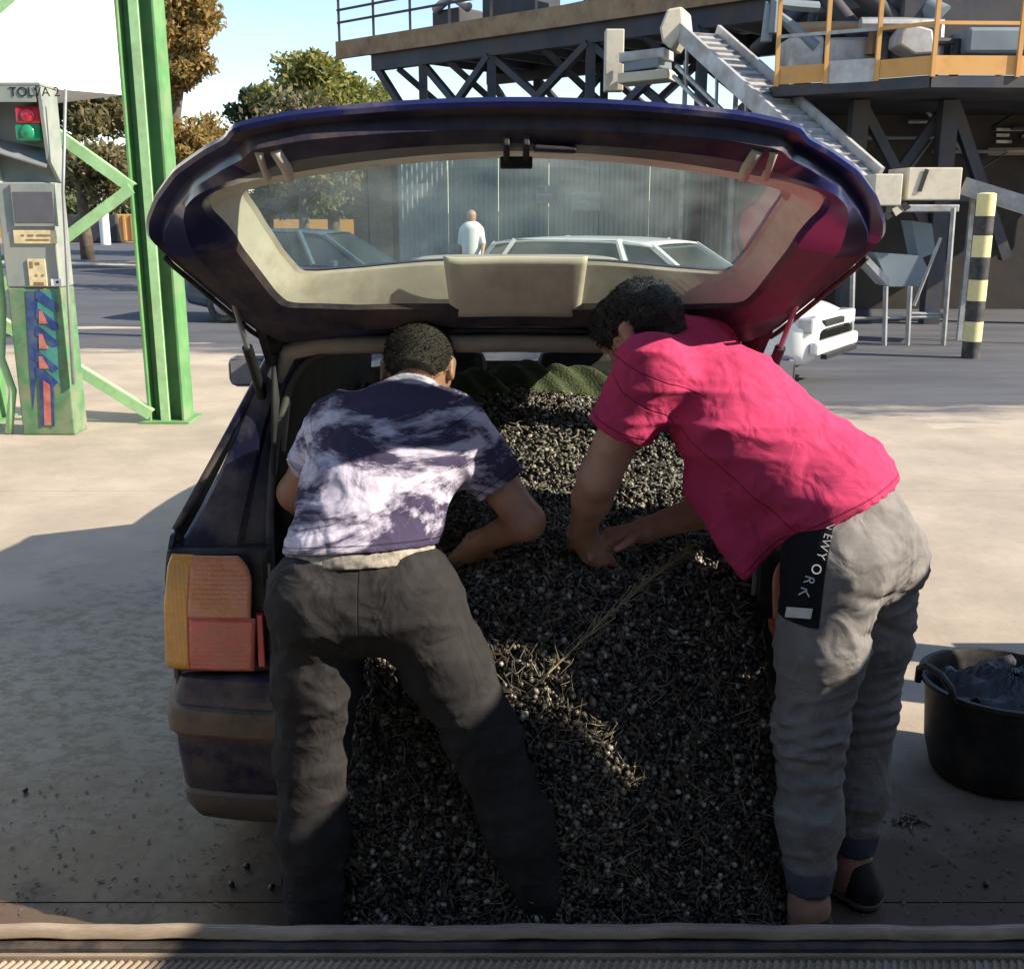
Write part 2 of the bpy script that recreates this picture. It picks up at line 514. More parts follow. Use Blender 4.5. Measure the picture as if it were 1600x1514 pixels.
# concrete slabs nearest the viewer, each its own piece with an open joint round it
def stained_concrete():
    m = mat('stained_concrete', (.43, .36, .28), .8, 0, .14, .9, bump=.3, bscale=16, dust=((.29, .245, .185), .42, .8))
    N, L = m.node_tree.nodes, m.node_tree.links
    bs = N['Principled BSDF']
    src = bs.inputs['Base Color'].links[0].from_socket
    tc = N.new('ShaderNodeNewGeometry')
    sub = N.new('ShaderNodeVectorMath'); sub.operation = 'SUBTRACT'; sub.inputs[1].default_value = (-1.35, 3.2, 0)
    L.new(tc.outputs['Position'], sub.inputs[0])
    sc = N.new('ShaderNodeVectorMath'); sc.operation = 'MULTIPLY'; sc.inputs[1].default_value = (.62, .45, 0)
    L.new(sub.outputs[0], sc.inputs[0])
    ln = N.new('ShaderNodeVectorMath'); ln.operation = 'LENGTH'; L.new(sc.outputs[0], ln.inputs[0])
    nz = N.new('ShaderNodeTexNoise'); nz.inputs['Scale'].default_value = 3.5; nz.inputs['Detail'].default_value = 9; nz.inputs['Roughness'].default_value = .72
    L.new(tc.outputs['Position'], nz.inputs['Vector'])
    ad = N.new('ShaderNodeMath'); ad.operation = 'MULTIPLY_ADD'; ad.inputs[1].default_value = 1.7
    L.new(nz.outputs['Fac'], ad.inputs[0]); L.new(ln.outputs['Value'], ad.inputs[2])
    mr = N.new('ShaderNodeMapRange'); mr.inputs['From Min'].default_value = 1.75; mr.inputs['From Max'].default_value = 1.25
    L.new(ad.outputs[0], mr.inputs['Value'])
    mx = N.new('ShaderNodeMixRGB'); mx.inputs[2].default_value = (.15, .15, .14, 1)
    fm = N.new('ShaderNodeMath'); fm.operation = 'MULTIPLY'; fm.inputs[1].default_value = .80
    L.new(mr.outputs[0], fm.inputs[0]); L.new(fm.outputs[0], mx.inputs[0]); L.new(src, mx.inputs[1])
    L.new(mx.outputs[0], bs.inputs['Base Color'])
    r2 = N.new('ShaderNodeMapRange'); r2.inputs['To Min'].default_value = .8; r2.inputs['To Max'].default_value = .42
    L.new(fm.outputs[0], r2.inputs['Value']); L.new(r2.outputs[0], bs.inputs['Roughness'])
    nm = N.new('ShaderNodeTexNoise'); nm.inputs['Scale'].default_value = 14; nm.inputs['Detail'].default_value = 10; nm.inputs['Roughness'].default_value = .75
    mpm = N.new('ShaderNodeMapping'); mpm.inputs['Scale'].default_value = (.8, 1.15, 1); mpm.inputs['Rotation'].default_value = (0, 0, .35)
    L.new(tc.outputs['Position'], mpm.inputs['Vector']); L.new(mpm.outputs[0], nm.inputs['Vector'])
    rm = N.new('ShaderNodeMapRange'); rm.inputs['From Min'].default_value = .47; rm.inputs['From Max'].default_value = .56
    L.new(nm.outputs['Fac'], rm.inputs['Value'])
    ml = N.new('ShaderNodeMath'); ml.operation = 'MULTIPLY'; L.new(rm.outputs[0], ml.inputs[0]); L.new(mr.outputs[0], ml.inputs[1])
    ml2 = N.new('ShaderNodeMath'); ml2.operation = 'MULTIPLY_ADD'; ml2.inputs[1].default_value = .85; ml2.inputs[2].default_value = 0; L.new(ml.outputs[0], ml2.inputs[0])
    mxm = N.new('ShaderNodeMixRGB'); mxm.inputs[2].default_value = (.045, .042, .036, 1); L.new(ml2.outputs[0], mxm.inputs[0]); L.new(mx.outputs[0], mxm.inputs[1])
    # soil and crushed fruit trodden in close to the hopper lip
    spx = N.new('ShaderNodeSeparateXYZ'); L.new(tc.outputs['Position'], spx.inputs[0])
    nz2 = N.new('ShaderNodeTexNoise'); nz2.inputs['Scale'].default_value = 2.4; nz2.inputs['Detail'].default_value = 8; nz2.inputs['Roughness'].default_value = .7
    L.new(tc.outputs['Position'], nz2.inputs['Vector'])
    a2 = N.new('ShaderNodeMath'); a2.operation = 'MULTIPLY_ADD'; a2.inputs[1].default_value = -1.6; L.new(nz2.outputs['Fac'], a2.inputs[0]); L.new(spx.outputs['Y'], a2.inputs[2])
    m2 = N.new('ShaderNodeMapRange'); m2.inputs['From Min'].default_value = 2.7; m2.inputs['From Max'].default_value = 1.75
    m2.inputs['To Max'].default_value = .94; L.new(a2.outputs[0], m2.inputs['Value'])
    mx2 = N.new('ShaderNodeMixRGB'); mx2.inputs[2].default_value = (.095, .056, .032, 1)
    L.new(m2.outputs[0], mx2.inputs[0]); L.new(mxm.outputs[0], mx2.inputs[1]); L.new(mx2.outputs[0], bs.inputs['Base Color'])
    return m
M['stained'] = stained_concrete()
ys = [2.16, 2.42, 6.6, 12.4]
xs = [-9.0, -3.9, 3.4, 9.0]
for j in range(len(ys) - 1):
    for i in range(len(xs) - 1):
        b = MB()
        b.box2((xs[i] + .002, ys[j] + .002, -.007), (xs[i + 1] - .002, ys[j + 1] - .002, random.uniform(-.0015, .0015)))
        b.build('slab', M['stained'], apron)
# dark yard sheet beyond, the plant's shade put into its ground colour
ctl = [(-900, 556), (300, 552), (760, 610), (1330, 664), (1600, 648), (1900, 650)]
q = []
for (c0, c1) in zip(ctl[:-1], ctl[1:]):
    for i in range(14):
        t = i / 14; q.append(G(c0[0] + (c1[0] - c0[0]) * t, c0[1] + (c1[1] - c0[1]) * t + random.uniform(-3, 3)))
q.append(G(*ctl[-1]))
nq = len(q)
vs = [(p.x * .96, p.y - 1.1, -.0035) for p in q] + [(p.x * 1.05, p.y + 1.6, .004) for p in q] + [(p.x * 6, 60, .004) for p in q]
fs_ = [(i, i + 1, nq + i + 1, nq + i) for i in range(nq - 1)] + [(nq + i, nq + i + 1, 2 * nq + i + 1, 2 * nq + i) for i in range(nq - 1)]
def blended_yard_shade():
    """dark yard tone fading into the concrete along a soft, ragged edge"""
    m = mat('yard_shade_soft_edge', (.075, .079, .092), .85, 0, .22, .5, bump=.3, bscale=40, dust=((.125, .12, .12), .35, .6), stretch=(.6, 2.2, 1))
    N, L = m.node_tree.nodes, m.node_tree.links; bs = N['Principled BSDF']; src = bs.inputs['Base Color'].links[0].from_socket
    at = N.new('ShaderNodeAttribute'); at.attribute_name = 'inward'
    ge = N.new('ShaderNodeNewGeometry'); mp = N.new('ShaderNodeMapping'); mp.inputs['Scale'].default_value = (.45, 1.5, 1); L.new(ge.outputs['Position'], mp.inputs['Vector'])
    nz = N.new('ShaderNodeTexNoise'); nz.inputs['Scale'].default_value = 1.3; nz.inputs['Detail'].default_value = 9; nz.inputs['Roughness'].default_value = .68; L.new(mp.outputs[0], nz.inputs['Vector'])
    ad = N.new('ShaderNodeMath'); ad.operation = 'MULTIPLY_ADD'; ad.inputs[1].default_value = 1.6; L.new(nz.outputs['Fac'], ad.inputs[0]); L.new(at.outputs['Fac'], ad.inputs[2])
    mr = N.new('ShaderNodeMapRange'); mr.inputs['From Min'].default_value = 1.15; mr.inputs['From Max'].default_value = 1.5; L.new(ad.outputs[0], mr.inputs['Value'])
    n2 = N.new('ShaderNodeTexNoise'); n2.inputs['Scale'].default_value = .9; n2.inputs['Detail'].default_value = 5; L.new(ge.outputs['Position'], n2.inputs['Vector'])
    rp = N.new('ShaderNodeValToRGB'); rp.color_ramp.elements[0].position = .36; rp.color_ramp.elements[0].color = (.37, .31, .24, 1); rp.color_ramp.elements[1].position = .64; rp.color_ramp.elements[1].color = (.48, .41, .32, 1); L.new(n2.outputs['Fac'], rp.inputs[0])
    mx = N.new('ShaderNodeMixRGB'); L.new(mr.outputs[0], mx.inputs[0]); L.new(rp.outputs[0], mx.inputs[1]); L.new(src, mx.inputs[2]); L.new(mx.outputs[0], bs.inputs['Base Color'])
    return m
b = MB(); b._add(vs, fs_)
yard = tag(b.build('yard_shade_sheet', blended_yard_shade()), kind='structure')
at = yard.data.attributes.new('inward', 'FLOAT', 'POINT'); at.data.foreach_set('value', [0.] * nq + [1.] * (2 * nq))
# pale strips over the dark yard sheet on the left
M['pale_strip'] = mat('pale_strip_tone', (.44, .38, .30), .9, 0, .15, .6)
b = MB()
for (x0, x1, y0, y1) in ((-900, 330, 408, 424), (-900, 240, 512, 520)):
    n = 14
    up = [G(x0 + (x1 - x0) * i / n, y0 + random.uniform(-1.5, 1.5)) for i in range(n + 1)]
    dn = [G(x0 + (x1 - x0) * i / n, y1 - (y1 - y0) * .55 * (i / n) + random.uniform(-1.5, 1.5)) for i in range(n + 1)]
    b._add([(p.x, p.y, .009) for p in up] + [(p.x, p.y, .009) for p in reversed(dn)], [tuple(range(2 * n + 2))])
tag(b.build('pale_strips', M['pale_strip']), kind='structure')

# ------------------------------------------------------------------ hopper lip in the foreground
M['lip'] = mat('worn_lip_steel', (.40, .32, .24), .65, .1, .25, 9, dust=((.20, .15, .11), .45, 12), stretch=(.4, 2, 2))
M['lip_dark'] = mat('dark_groove_steel', (.05, .043, .038), .7, .1, .3, 9, dust=((.16, .12, .09), .4, 10))
M['belt'] = mat('tan_ribbed_rubber', (.40, .315, .235), .8, 0, .2, 6, dust=((.26, .19, .13), .4, 9))
Yl = 2.08
lip = thing('hopper_lip', 'long worn steel lip of the unloading hopper along the bottom edge of the picture', 'hopper', (0, Yl, 0))
def zat(py, Y): return P(CX, py, Y).z
zt = zat(1441, Yl)
def wob(x): return .0022 * math.sin(x * 5.1) + .0018 * math.sin(x * 17.3 + 1) + .0012 * math.sin(x * 41)
b = MB()
prof = [(Yl, 0.0), (Yl, zt - .006), (Yl - .006, zt), (Yl - .020, zt + .001), (Yl - .027, zt - .006), (Yl - .029, zt - .020), (Yl - .024, zt - .026)]
b.grid(lambda u, v: (lambda k, x: (x, prof[k][0], prof[k][1] + (wob(x) if k else 0)))(int(round(v * (len(prof) - 1))), -4 + 8 * u), 260, len(prof))
b.build('rounded_edge', M['lip'], lip, smooth='auto')
b = MB(); b.box2((-4, Yl - .050, .06), (4, Yl - .018, zt - .028)); b.build('groove', M['lip_dark'], lip)
b = MB(); b.box2((-4, Yl - .062, .05), (4, Yl - .051, zt - .036)); b.build('web_plate', M['lip'], lip, bevel=.003)
b = MB()
zb = zt - .052
b.box2((-4, .7, zb - .05), (4, Yl - .0625, zb))
b.build('rubber_apron', M['belt'], lip)
b = MB()
for i in range(290):
    x = -2.6 + i * .018
    b.tube([(x + random.uniform(-.001, .001), Yl - .064, zb + .001), (x - .03, Yl - .14, zb + .003), (x - .075, Yl - .30, zb + .001)], .0062, 5, cap=False)
tag(b.build('rubber_ribs', M['belt'], lip, smooth=True), kind='stuff')

# ------------------------------------------------------------------ unseen trailer added on the right, boards shaped to throw the low shade
M['wood'] = mat('weathered_boards', (.25, .19, .13), .8, 0, .25, 8, stretch=(1, .2, 3))
tr = thing('shade_trailer', 'unseen slatted trailer added on the right to cast the low shade', 'trailer', (3.4, 2.0, 0))
TX = 2.75
b = MB(); b.box2((TX, -1.9, .55), (TX + 1.9, 3.85, .68)); b.build('bed', M['dk_steel'], tr)
for k in range(6):
    z0 = .69 + k * .244
    b = MB(); b.box2((TX, -1.9, z0), (TX + .03, 2.92, z0 + .238)); b.build('shade_side_board', M['wood'], tr)
for k in range(2):
    z0 = .69 + k * .309
    b = MB(); b.box2((TX + 1.87, -1.9, z0), (TX + 1.90, 3.85, z0 + .303)); b.build('shade_side_board', M['wood'], tr)
for (y0, y1) in ((3.20, 3.40), (3.60, 3.80)):  # gapped boards shaped to throw striped shade on the ground
    b = MB(); b.box2((TX + .0, y0, .69), (TX + .03, y1, 2.15)); b.build('shade_slat', M['wood'], tr)
for k in range(3):  # raised boards shaped to shade the heap and the left man's legs
    z0 = 2.157 + k * .152
    b = MB(); b.box2((TX, -1.9, z0), (TX + .03, 1.55, z0 + .148)); b.build('shade_board', M['wood'], tr)
b = MB(); b.box2((TX + .031, 2.88, 2.04), (TX + .07, 3.8, 2.15)); b.build('rail', M['dk_steel'], tr)
for y in (.9, 2.3):
    for x in (TX + .2, TX + 1.5):
        b = MB(); b.lathe([(.0, -.1), (.2, -.1), (.32, -.09), (.36, -.05), (.36, .05), (.32, .09), (.2, .1), (0, .1)], (x, y, .364), 28, 'x'); b.build('wheel', M['rubber'], tr, smooth='auto')

# ------------------------------------------------------------------ unseen mill front and canopy, added behind the viewer to block sky light
M['sky_blocker'] = mat('sky_blocking_sheet', (.20, .195, .185), .8, 0, .1, 1)
mill = thing('sky_blocking_mill', 'unseen grey mill front with a canopy, added behind the viewer to block sky light', 'building', (-4, -2.2, 0))
b = MB(); b.box2((-14, -2.6, -.01), (4.5, -2.2, 5.2)); b.build('wall', M['sky_blocker'], mill)
b = MB(); b.box2((-9, -2.19, 3.4), (1.5, -.4, 3.52)); b.build('sky_blocking_canopy', M['sky_blocker'], mill)
# ------------------------------------------------------------------ the dark blue estate car with its tailgate up
CARY = 2.46
car = thing('estate_car', 'dark blue estate car with raised tailgate and a load of olives in its boot', 'car', (0, 4.5, 0))
HINGE = Vector((0, 2.68, 1.415))
A1, A2, L1 = math.radians(38), math.radians(28), .46
XC = .008
def hatch_line(v):
    # smooth bend between the two straight stretches
    n, Y, z = 40, HINGE.y, HINGE.z
    a_of = lambda t: A1 + (A2 - A1) * min(1, max(0, (t - L1 + .10) / .2))
    s = 0
    for i in range(n):
        t = v * (i + .5) / n
        Y -= math.cos(a_of(t)) * v / n; z += math.sin(a_of(t)) * v / n
    a = a_of(v)
    return Y, z, a
def bulge(v):
    return .030 + .075 * math.exp(-((v - .42) / .30) ** 2)
def hatch(u, v, w, uw):
    """u lateral metres, v metres from the hinge, w metres outwards; uw half width at v"""
    Y, z, a = hatch_line(v)
    s = min(1.0, abs(u) / max(uw, .01))
    off = bulge(v) * (1 - s * s) + w
    return (XC + u, Y + math.sin(a) * off, z + math.cos(a) * off)
def v_of(py):
    lo, hi = -.05, 1.0
    for _ in range(40):
        m = (lo + hi) / 2
        Y, z, a = hatch_line(m)
        if pix((0, Y, z))[1] > py: lo = m
        else: hi = m
    return (lo + hi) / 2
def u_of(px, v):
    Y, z, a = hatch_line(v)
    zc = Y * cP - (z - CAM_H) * sP
    return abs(px - 805) / FPX * zc
edge = [(428, 516), (395, 500), (330, 446), (262, 388), (231, 357), (230, 332), (243, 296), (272, 255), (318, 222), (352, 204), (362, 186)]
EV = [v_of(p[1]) for p in edge]; EU = [u_of(p[0], v) for p, v in zip(edge, EV)]
def halfw(v): return float(np.interp(v, EV, EU))
def uv_of(px, py, w=0.):
    """hatch coordinates of a photo pixel on the bulged skin"""
    lo, hi = -.05, 1.0
    for _ in range(36):
        v = (lo + hi) / 2; u = 0.
        for _k in range(6):
            p = hatch(u, v, w, halfw(v)); zc = p[1] * cP - (p[2] - CAM_H) * sP; u = (px - 805) / FPX * zc
        if pix(hatch(u, v, w, max(halfw(v), abs(u))))[1] > py: lo = v
        else: hi = v
    return u, v
def mirror(left, mid_top, mid_bot, w):
    """left side bottom to top in pixels, then along the top to the middle, then the bottom middle"""
    L_ = [uv_of(*p, w) for p in left] + [uv_of(*p, w) for p in mid_top]
    B_ = [uv_of(*p, w) for p in mid_bot]
    return L_ + [(-u, v) for (u, v) in reversed(L_[:-1])] + [(-u, v) for (u, v) in B_] + [(u, v) for (u, v) in reversed(B_[:-1])]
outline = [(-u, v) for u, v in zip(EU, EV)] + [(-.40, EV[-1] + .012), (-.2, EV[-1] + .012), (0, EV[-1] + .012), (.2, EV[-1] + .012), (.40, EV[-1] + .012)]
outline += [(u, v) for u, v in reversed(list(zip(EU, EV)))]
outline += [(.4, EV[0] - .004), (0, EV[0] - .004), (-.4, EV[0] - .004)]
glass_o = mirror([(470, 428), (440, 394), (408, 345), (385, 310), (378, 297), (392, 289)], [(470, 276), (560, 263), (680, 251), (805, 246)], [(560, 421), (660, 412), (805, 410)], -.008)
big_o = mirror([(450, 474), (430, 455), (380, 390), (332, 330), (322, 312), (338, 296), (380, 282)], [(470, 265), (560, 251), (680, 239), (805, 234)], [(560, 477), (805, 478)], -.056)
GV = [v for (u, v) in glass_o]
def star(poly, c, n=200):
    """resample a closed outline by angle about c"""
    P_ = np.array(poly + [poly[0]]); out = []
    # densify
    D = []
    for a_, b_ in zip(P_[:-1], P_[1:]):
        for t in np.linspace(0, 1, 30, endpoint=False): D.append(a_ + (b_ - a_) * t)
    D = np.array(D); ang = np.arctan2(D[:, 1] - c[1], D[:, 0] - c[0]); rad = np.hypot(D[:, 0] - c[0], D[:, 1] - c[1])
    o = np.argsort(ang); ang, rad = ang[o], rad[o]
    th = np.linspace(-math.pi, math.pi, n, endpoint=False)
    r = np.interp(th, ang, rad, period=2 * math.pi)
    k = np.array([1, 2, 1]) / 4.
    for _ in range(1): r = np.convolve(np.r_[r[-1], r, r[0]], k, 'valid')
    return [(c[0] + q * math.cos(t), c[1] + q * math.sin(t)) for q, t in zip(r, th)]
gc = (0, uv_of(805, 345)[1])
NR = 300
OUT, GLS = star(outline, gc, NR), star(glass_o, gc, NR)
def lerp2(a_, b_, t): return [(p[0] + (q[0] - p[0]) * t, p[1] + (q[1] - p[1]) * t) for p, q in zip(a_, b_)]
def inset(ring, d):
    out = []
    for (u, v) in ring:
        r = math.hypot(u - gc[0], v - gc[1]); k = max(0, (r - d) / r)
        out.append((gc[0] + (u - gc[0]) * k, gc[1] + (v - gc[1]) * k))
    return out
def ring3(ring, w): return [hatch(u, v, w, max(halfw(v), abs(u))) for (u, v) in ring]
def loft(b, rings):
    n = len(rings[0])
    for r0, r1 in zip(rings[:-1], rings[1:]):
        b._add(list(r0) + list(r1), [(i, (i + 1) % n, n + (i + 1) % n, n + i) for i in range(n)])
b = MB()
big = star(big_o, gc, NR)
b.mi = 0
loft(b, [ring3(GLS, .004), ring3(GLS, .0), ring3(inset(OUT, .02), 0), ring3(OUT, -.008), ring3(inset(OUT, -.002), -.018), ring3(inset(OUT, .004), -.026)])
b.mi = 1
loft(b, [ring3(inset(OUT, .004), -.026), ring3(inset(OUT, .03), -.028), ring3(inset(OUT, .037), -.054), ring3(lerp2(OUT, big, .5), -.070), ring3(inset(big, -.012), -.064), ring3(big, -.056)])
for k, f in enumerate(b.f):
    if b.m[k] == 1:
        c_ = sum((Vector(b.v[i]) for i in f), Vector()) / len(f)
        rr_ = (HINGE.y - c_.y) / math.cos(A1)
        if (abs(c_.x - XC) > .50 and rr_ > .40) or rr_ < .075: b.m[k] = 0
tail = b.build('tailgate', [M['paint_gate'], M['paint_in']], car, smooth='auto')
b = MB(); loft(b, [ring3(big, -.055), ring3(inset(GLS, -.004), -.012), ring3(inset(GLS, .006), -.006)])
b.build('window_surround', M['tan_bevel'], tail, smooth='auto')
# rear pane
M['pane'] = glass_mat('tinted_rear_glass', (.76, .87, .82), dust=(.52, .57, .50), dust_amt=.15)
b = MB()
cpt = hatch(gc[0], gc[1], 0, halfw(gc[1]))
rings = [ring3([(gc[0] + (u - gc[0]) * t, gc[1] + (v - gc[1]) * t) for (u, v) in inset(GLS, .001)], -.003) for t in (1, .8, .6, .4, .2)]
loft(b, rings)
n0 = len(b.v); b.v.append(tuple(hatch(gc[0], gc[1], -.003, halfw(gc[1]))))
for i in range(NR):
    b.f.append((n0 - NR + i, n0 - NR + (i + 1) % NR, n0)); b.m.append(0)
b.build('rear_window', M['pane'], tail, smooth=True)
# latch, grab recess and pressed stiffeners of the lower inner panel
vl = EV[-1]
def hp(u, v, w): return Vector(hatch(u, v, w, halfw(v)))
b = MB()
for u in (-.018, .018):
    b.beam(hp(u, vl - .115, -.078), hp(u, vl - .035, -.07), .012, .02)
b.beam(hp(-.03, vl - .11, -.085), hp(.03, vl - .11, -.085), .02, .022)
b.build('latch', M['dark_in'], tail, bevel=.003)
b = MB(); b.beam(hp(.03, vl - .055, -.078), hp(.11, vl - .06, -.078), .035, .012); b.build('grab_handle', M['trim'], tail, bevel=.005)
for s in (-1, 1):
    b = MB(); b.tube([hp(s * .43, vl - .035, -.058), hp(s * .42, vl - .08, -.076), hp(s * .425, vl - .13, -.076)], .011, 8); b.build('pressed_rib', M['tan_bevel'], tail, smooth=True)
    b = MB(); b.tube([hp(s * .46, vl - .035, -.056), hp(s * .465, vl - .13, -.072)], .008, 8); b.build('pressed_rib', M['tan_bevel'], tail, smooth=True)
b = MB()
b.tube([hp(.47 * (-1 + 2 * i / 40), vl - .002 - .004 * abs(-1 + 2 * i / 40), -.01) for i in range(41)], .0075, 6)
b.build('pale_lip_strip', M['steel'], tail, smooth=True)  # pale strip along the gate's top edge
for s in (-1, 1):
    b = MB(); b.tube([hp(s * (halfw(v) - .012), v, -.045) for v in np.linspace(.04, .36, 14)], .006, 6)
    b.build('edge_seal', M['rubber'], tail, smooth=True)
b = MB()
vb = uv_of(805, 410, -.02)[1]
b.grid(lambda u, v: hp((-.165 + .33 * u) * (.92 + .08 * v), vb - .118 + .140 * v, -.060 + .040 * v ** 1.3 - .006 * min(1, 14 * u, 14 * (1 - u))), 24, 10)
b.build('stop_lamp_housing', M['tan_bevel'], tail, smooth='auto', solid=.004)
# small paper sticker left on the pane's corner
b = MB(); q = [hp(*uv_of(x_, y_), -.014) for (x_, y_) in ((1215, 284), (1240, 297), (1252, 318), (1222, 303))]
b.prism(q, (0, 0, 0), (0, 0, .001)); b.build('sticker', M['cream'], tail)
# gas struts
for s in (-1, 1):
    e = hp(s * (halfw(.19) - .05), .19, -.05); c0 = Vector((s * .615, 2.66, 1.25))
    b = MB(); b.tube([c0, c0.lerp(e, .55)], .013, 10); st = b.build('gas_strut', M['black'], car, smooth='auto')
    b = MB(); b.tube([c0.lerp(e, .55), e], .0065, 8); b.build('rod', M['steel'], st, smooth='auto')
    b = MB()
    b.prism([hp(s * (halfw(.0) - .02), .0, -.03), hp(s * (halfw(.09) - .03), .10, -.035), Vector((s * .60, 2.67, 1.315))], (0, 0, 0), (s * -.02, .0, 0))
    b.build('hinge_gusset', M['trim'], car)

# ---- body
W = .875
def bw(Y):      # plan half width
    f = 1 - .05 * max(0, (2.75 - Y) / .3) ** 2 - .10 * max(0, (Y - 6.0) / 1.05) ** 2
    return W * f
Y0, Y1 = 2.545, 7.0
def zbelt(Y): return .93 - .04 * (Y - 2.5) / 4 if Y < 5.5 else .89 - .12 * ((Y - 5.5) / 1.5) ** 1.6
def side(Y, t):
    # t 0 sill .. 1 belt
    zb_ = zbelt(Y); z = .22 + (zb_ - .22) * t
    x = bw(Y) * (1 - .055 * (1 - t) ** 2.2 - .03 * max(0, (t - .75) / .25) ** 2)
    return x, z
arch = [(3.30, .335), (6.15, .335)]
for s in (-1, 1):
    b = MB()
    nu, nv = 70, 14
    def fs(u, v, s=s):
        Y = Y0 + (Y1 - Y0) * u; x, z = side(Y, v)
        return (s * x, Y, z)
    vs = [fs(i / (nu - 1), j / (nv - 1)) for j in range(nv) for i in range(nu)]
    fsq = []
    for j in range(nv - 1):
        for i in range(nu - 1):
            q = [j * nu + i, j * nu + i + 1, (j + 1) * nu + i + 1, (j + 1) * nu + i]
            c = sum((Vector(vs[k]) for k in q), Vector()) / 4
            if any(math.hypot(c.y - a[0], c.z - .30) < a[1] for a in arch): continue
            fsq.append(q)
    b._add(vs, fsq)
    b.build('side_panel', M['paint'], car, smooth='auto', solid=.012)
    # inner arch
    for (ya, ra) in arch:
        b = MB(); b.grid(lambda u, v, ya=ya, ra=ra: (s * (bw(ya) - .01 - .22 * v), ya + (ra + .012) * math.cos(math.pi * u), .30 + (ra + .012) * math.sin(math.pi * u)), 20, 2)
        b.build('wheel_arch', M['rubber'], car, smooth=True)
    for ya in (3.30, 6.15):
        xw = s * (bw(ya) - .11)
        b = MB(); b.lathe([(.19, -.085), (.26, -.095), (.295, -.08), (.30, 0), (.295, .08), (.26, .095), (.19, .085)], (xw, ya, .30), 36, 'x')
        wh = b.build('wheel', M['rubber'], car, smooth='auto')
        b = MB(); b.lathe([(0, .04), (.05, .05), (.06, .02), (.15, .035), (.19, .07), (.195, .0), (.19, -.08)], (xw, ya, .30), 36, 'x'); b.build('rim', M['steel'], wh, smooth='auto')
# bonnet, nose
b = MB(); b.grid(lambda u, v: (lambda Y: ((2 * u - 1) * (bw(Y) * .975), Y, zbelt(Y) + .07 * (1 - (2 * u - 1) ** 4) * (1 - .35 * max(0, (Y - 6.6) / .4))))(5.46 + (Y1 - 5.46) * v), 24, 20)
b.build('bonnet', M['paint'], car, smooth=True)
b = MB(); b.grid(lambda u, v: ((2 * u - 1) * .80, Y1 + .05 * math.sin(math.pi * min(1, v)) - .10 * (2 * u - 1) ** 4, .24 + .56 * v), 24, 8)
b.build('front_bumper', M['paint'], car, smooth=True, solid=.01)
# roof, rising ahead of the tailgate
def roof_z(Y): return float(np.interp(Y, [2.66, 2.75, 3.0, 3.4, 4.3, 4.75, 5.05], [1.425, 1.452, 1.487, 1.515, 1.515, 1.49, 1.455]))
def roof_w(Y): return float(np.interp(Y, [2.66, 3.2, 4.5, 5.05], [.575, .60, .60, .585]))
b = MB()
def froof(u, v):
    Y = 2.665 + (5.05 - 2.665) * v; q = 2 * u - 1
    return (q * roof_w(Y), Y, roof_z(Y) - .055 * abs(q) ** 5)
b.grid(froof, 40, 24)
roof = b.build('roof', M['roof_dust'], car, smooth=True, solid=.008)
b = MB()
def fsun(u, v):
    q = 2 * u - 1; Y = 3.02 + .72 * v
    return (XC + q * .335, Y, roof_z(Y) + .034 - .012 * abs(q) ** 6)
b.grid(fsun, 20, 8); b.build('sunroof', M['roof_dust'], roof, smooth=True, solid=.02)
for s in (-1, 1):
    b = MB(); b.tube([(XC + s * .345, 3.0, roof_z(3.0) + .012), (XC + s * .345, 3.4, roof_z(3.4) + .018), (XC + s * .345, 3.76, roof_z(3.76) + .012)], .014, 8); b.build('sunroof_rail', M['tan_bevel'], roof, smooth=True)
# headliner and rear header
b = MB(); b.box2((-.52, 2.70, 1.385), (.52, 4.9, 1.392)); b.build('headliner', M['headliner'], car)
b = MB(); b.tube([(-.585, 2.668, 1.30), (-.545, 2.66, 1.365), (-.47, 2.656, 1.383), (0, 2.655, 1.388), (.47, 2.656, 1.383), (.545, 2.66, 1.365), (.585, 2.668, 1.30)], .022, 10); b.build('rear_header', M['headliner'], car, smooth=True)
# rear corner ring: pillar, lamp housing and quarter between the outer skin and the aperture
outer = [(.0, 1.425, 2.665), (.45, 1.420, 2.665), (.548, 1.402, 2.672), (.592, 1.365, 2.675), (.632, 1.28, 2.662), (.675, 1.18, 2.637), (.724, 1.07, 2.606), (.782, .965, 2.570), (.818, .905, 2.552), (.842, .80, 2.556), (.855, .68, 2.556), (.858, .55, 2.556)]
inner = [(.0, 1.372, 2.678), (.42, 1.366, 2.68), (.505, 1.348, 2.68), (.545, 1.30, 2.672), (.572, 1.22, 2.652), (.590, 1.13, 2.63), (.600, 1.02, 2.60), (.603, .93, 2.575), (.603, .84, 2.565), (.600, .74, 2.56), (.597, .64, 2.555), (.592, .53, 2.55)]
def curve(pts, n):
    q = np.array(pts); s_ = np.r_[0, np.cumsum(np.linalg.norm(np.diff(q, axis=0), axis=1))]; t = np.linspace(0, s_[-1], n)
    o = np.stack([np.interp(t, s_, q[:, i]) for i in range(3)], -1)
    for _ in range(2): o[1:-1] = (o[:-2] + 2 * o[1:-1] + o[2:]) / 4
    return o
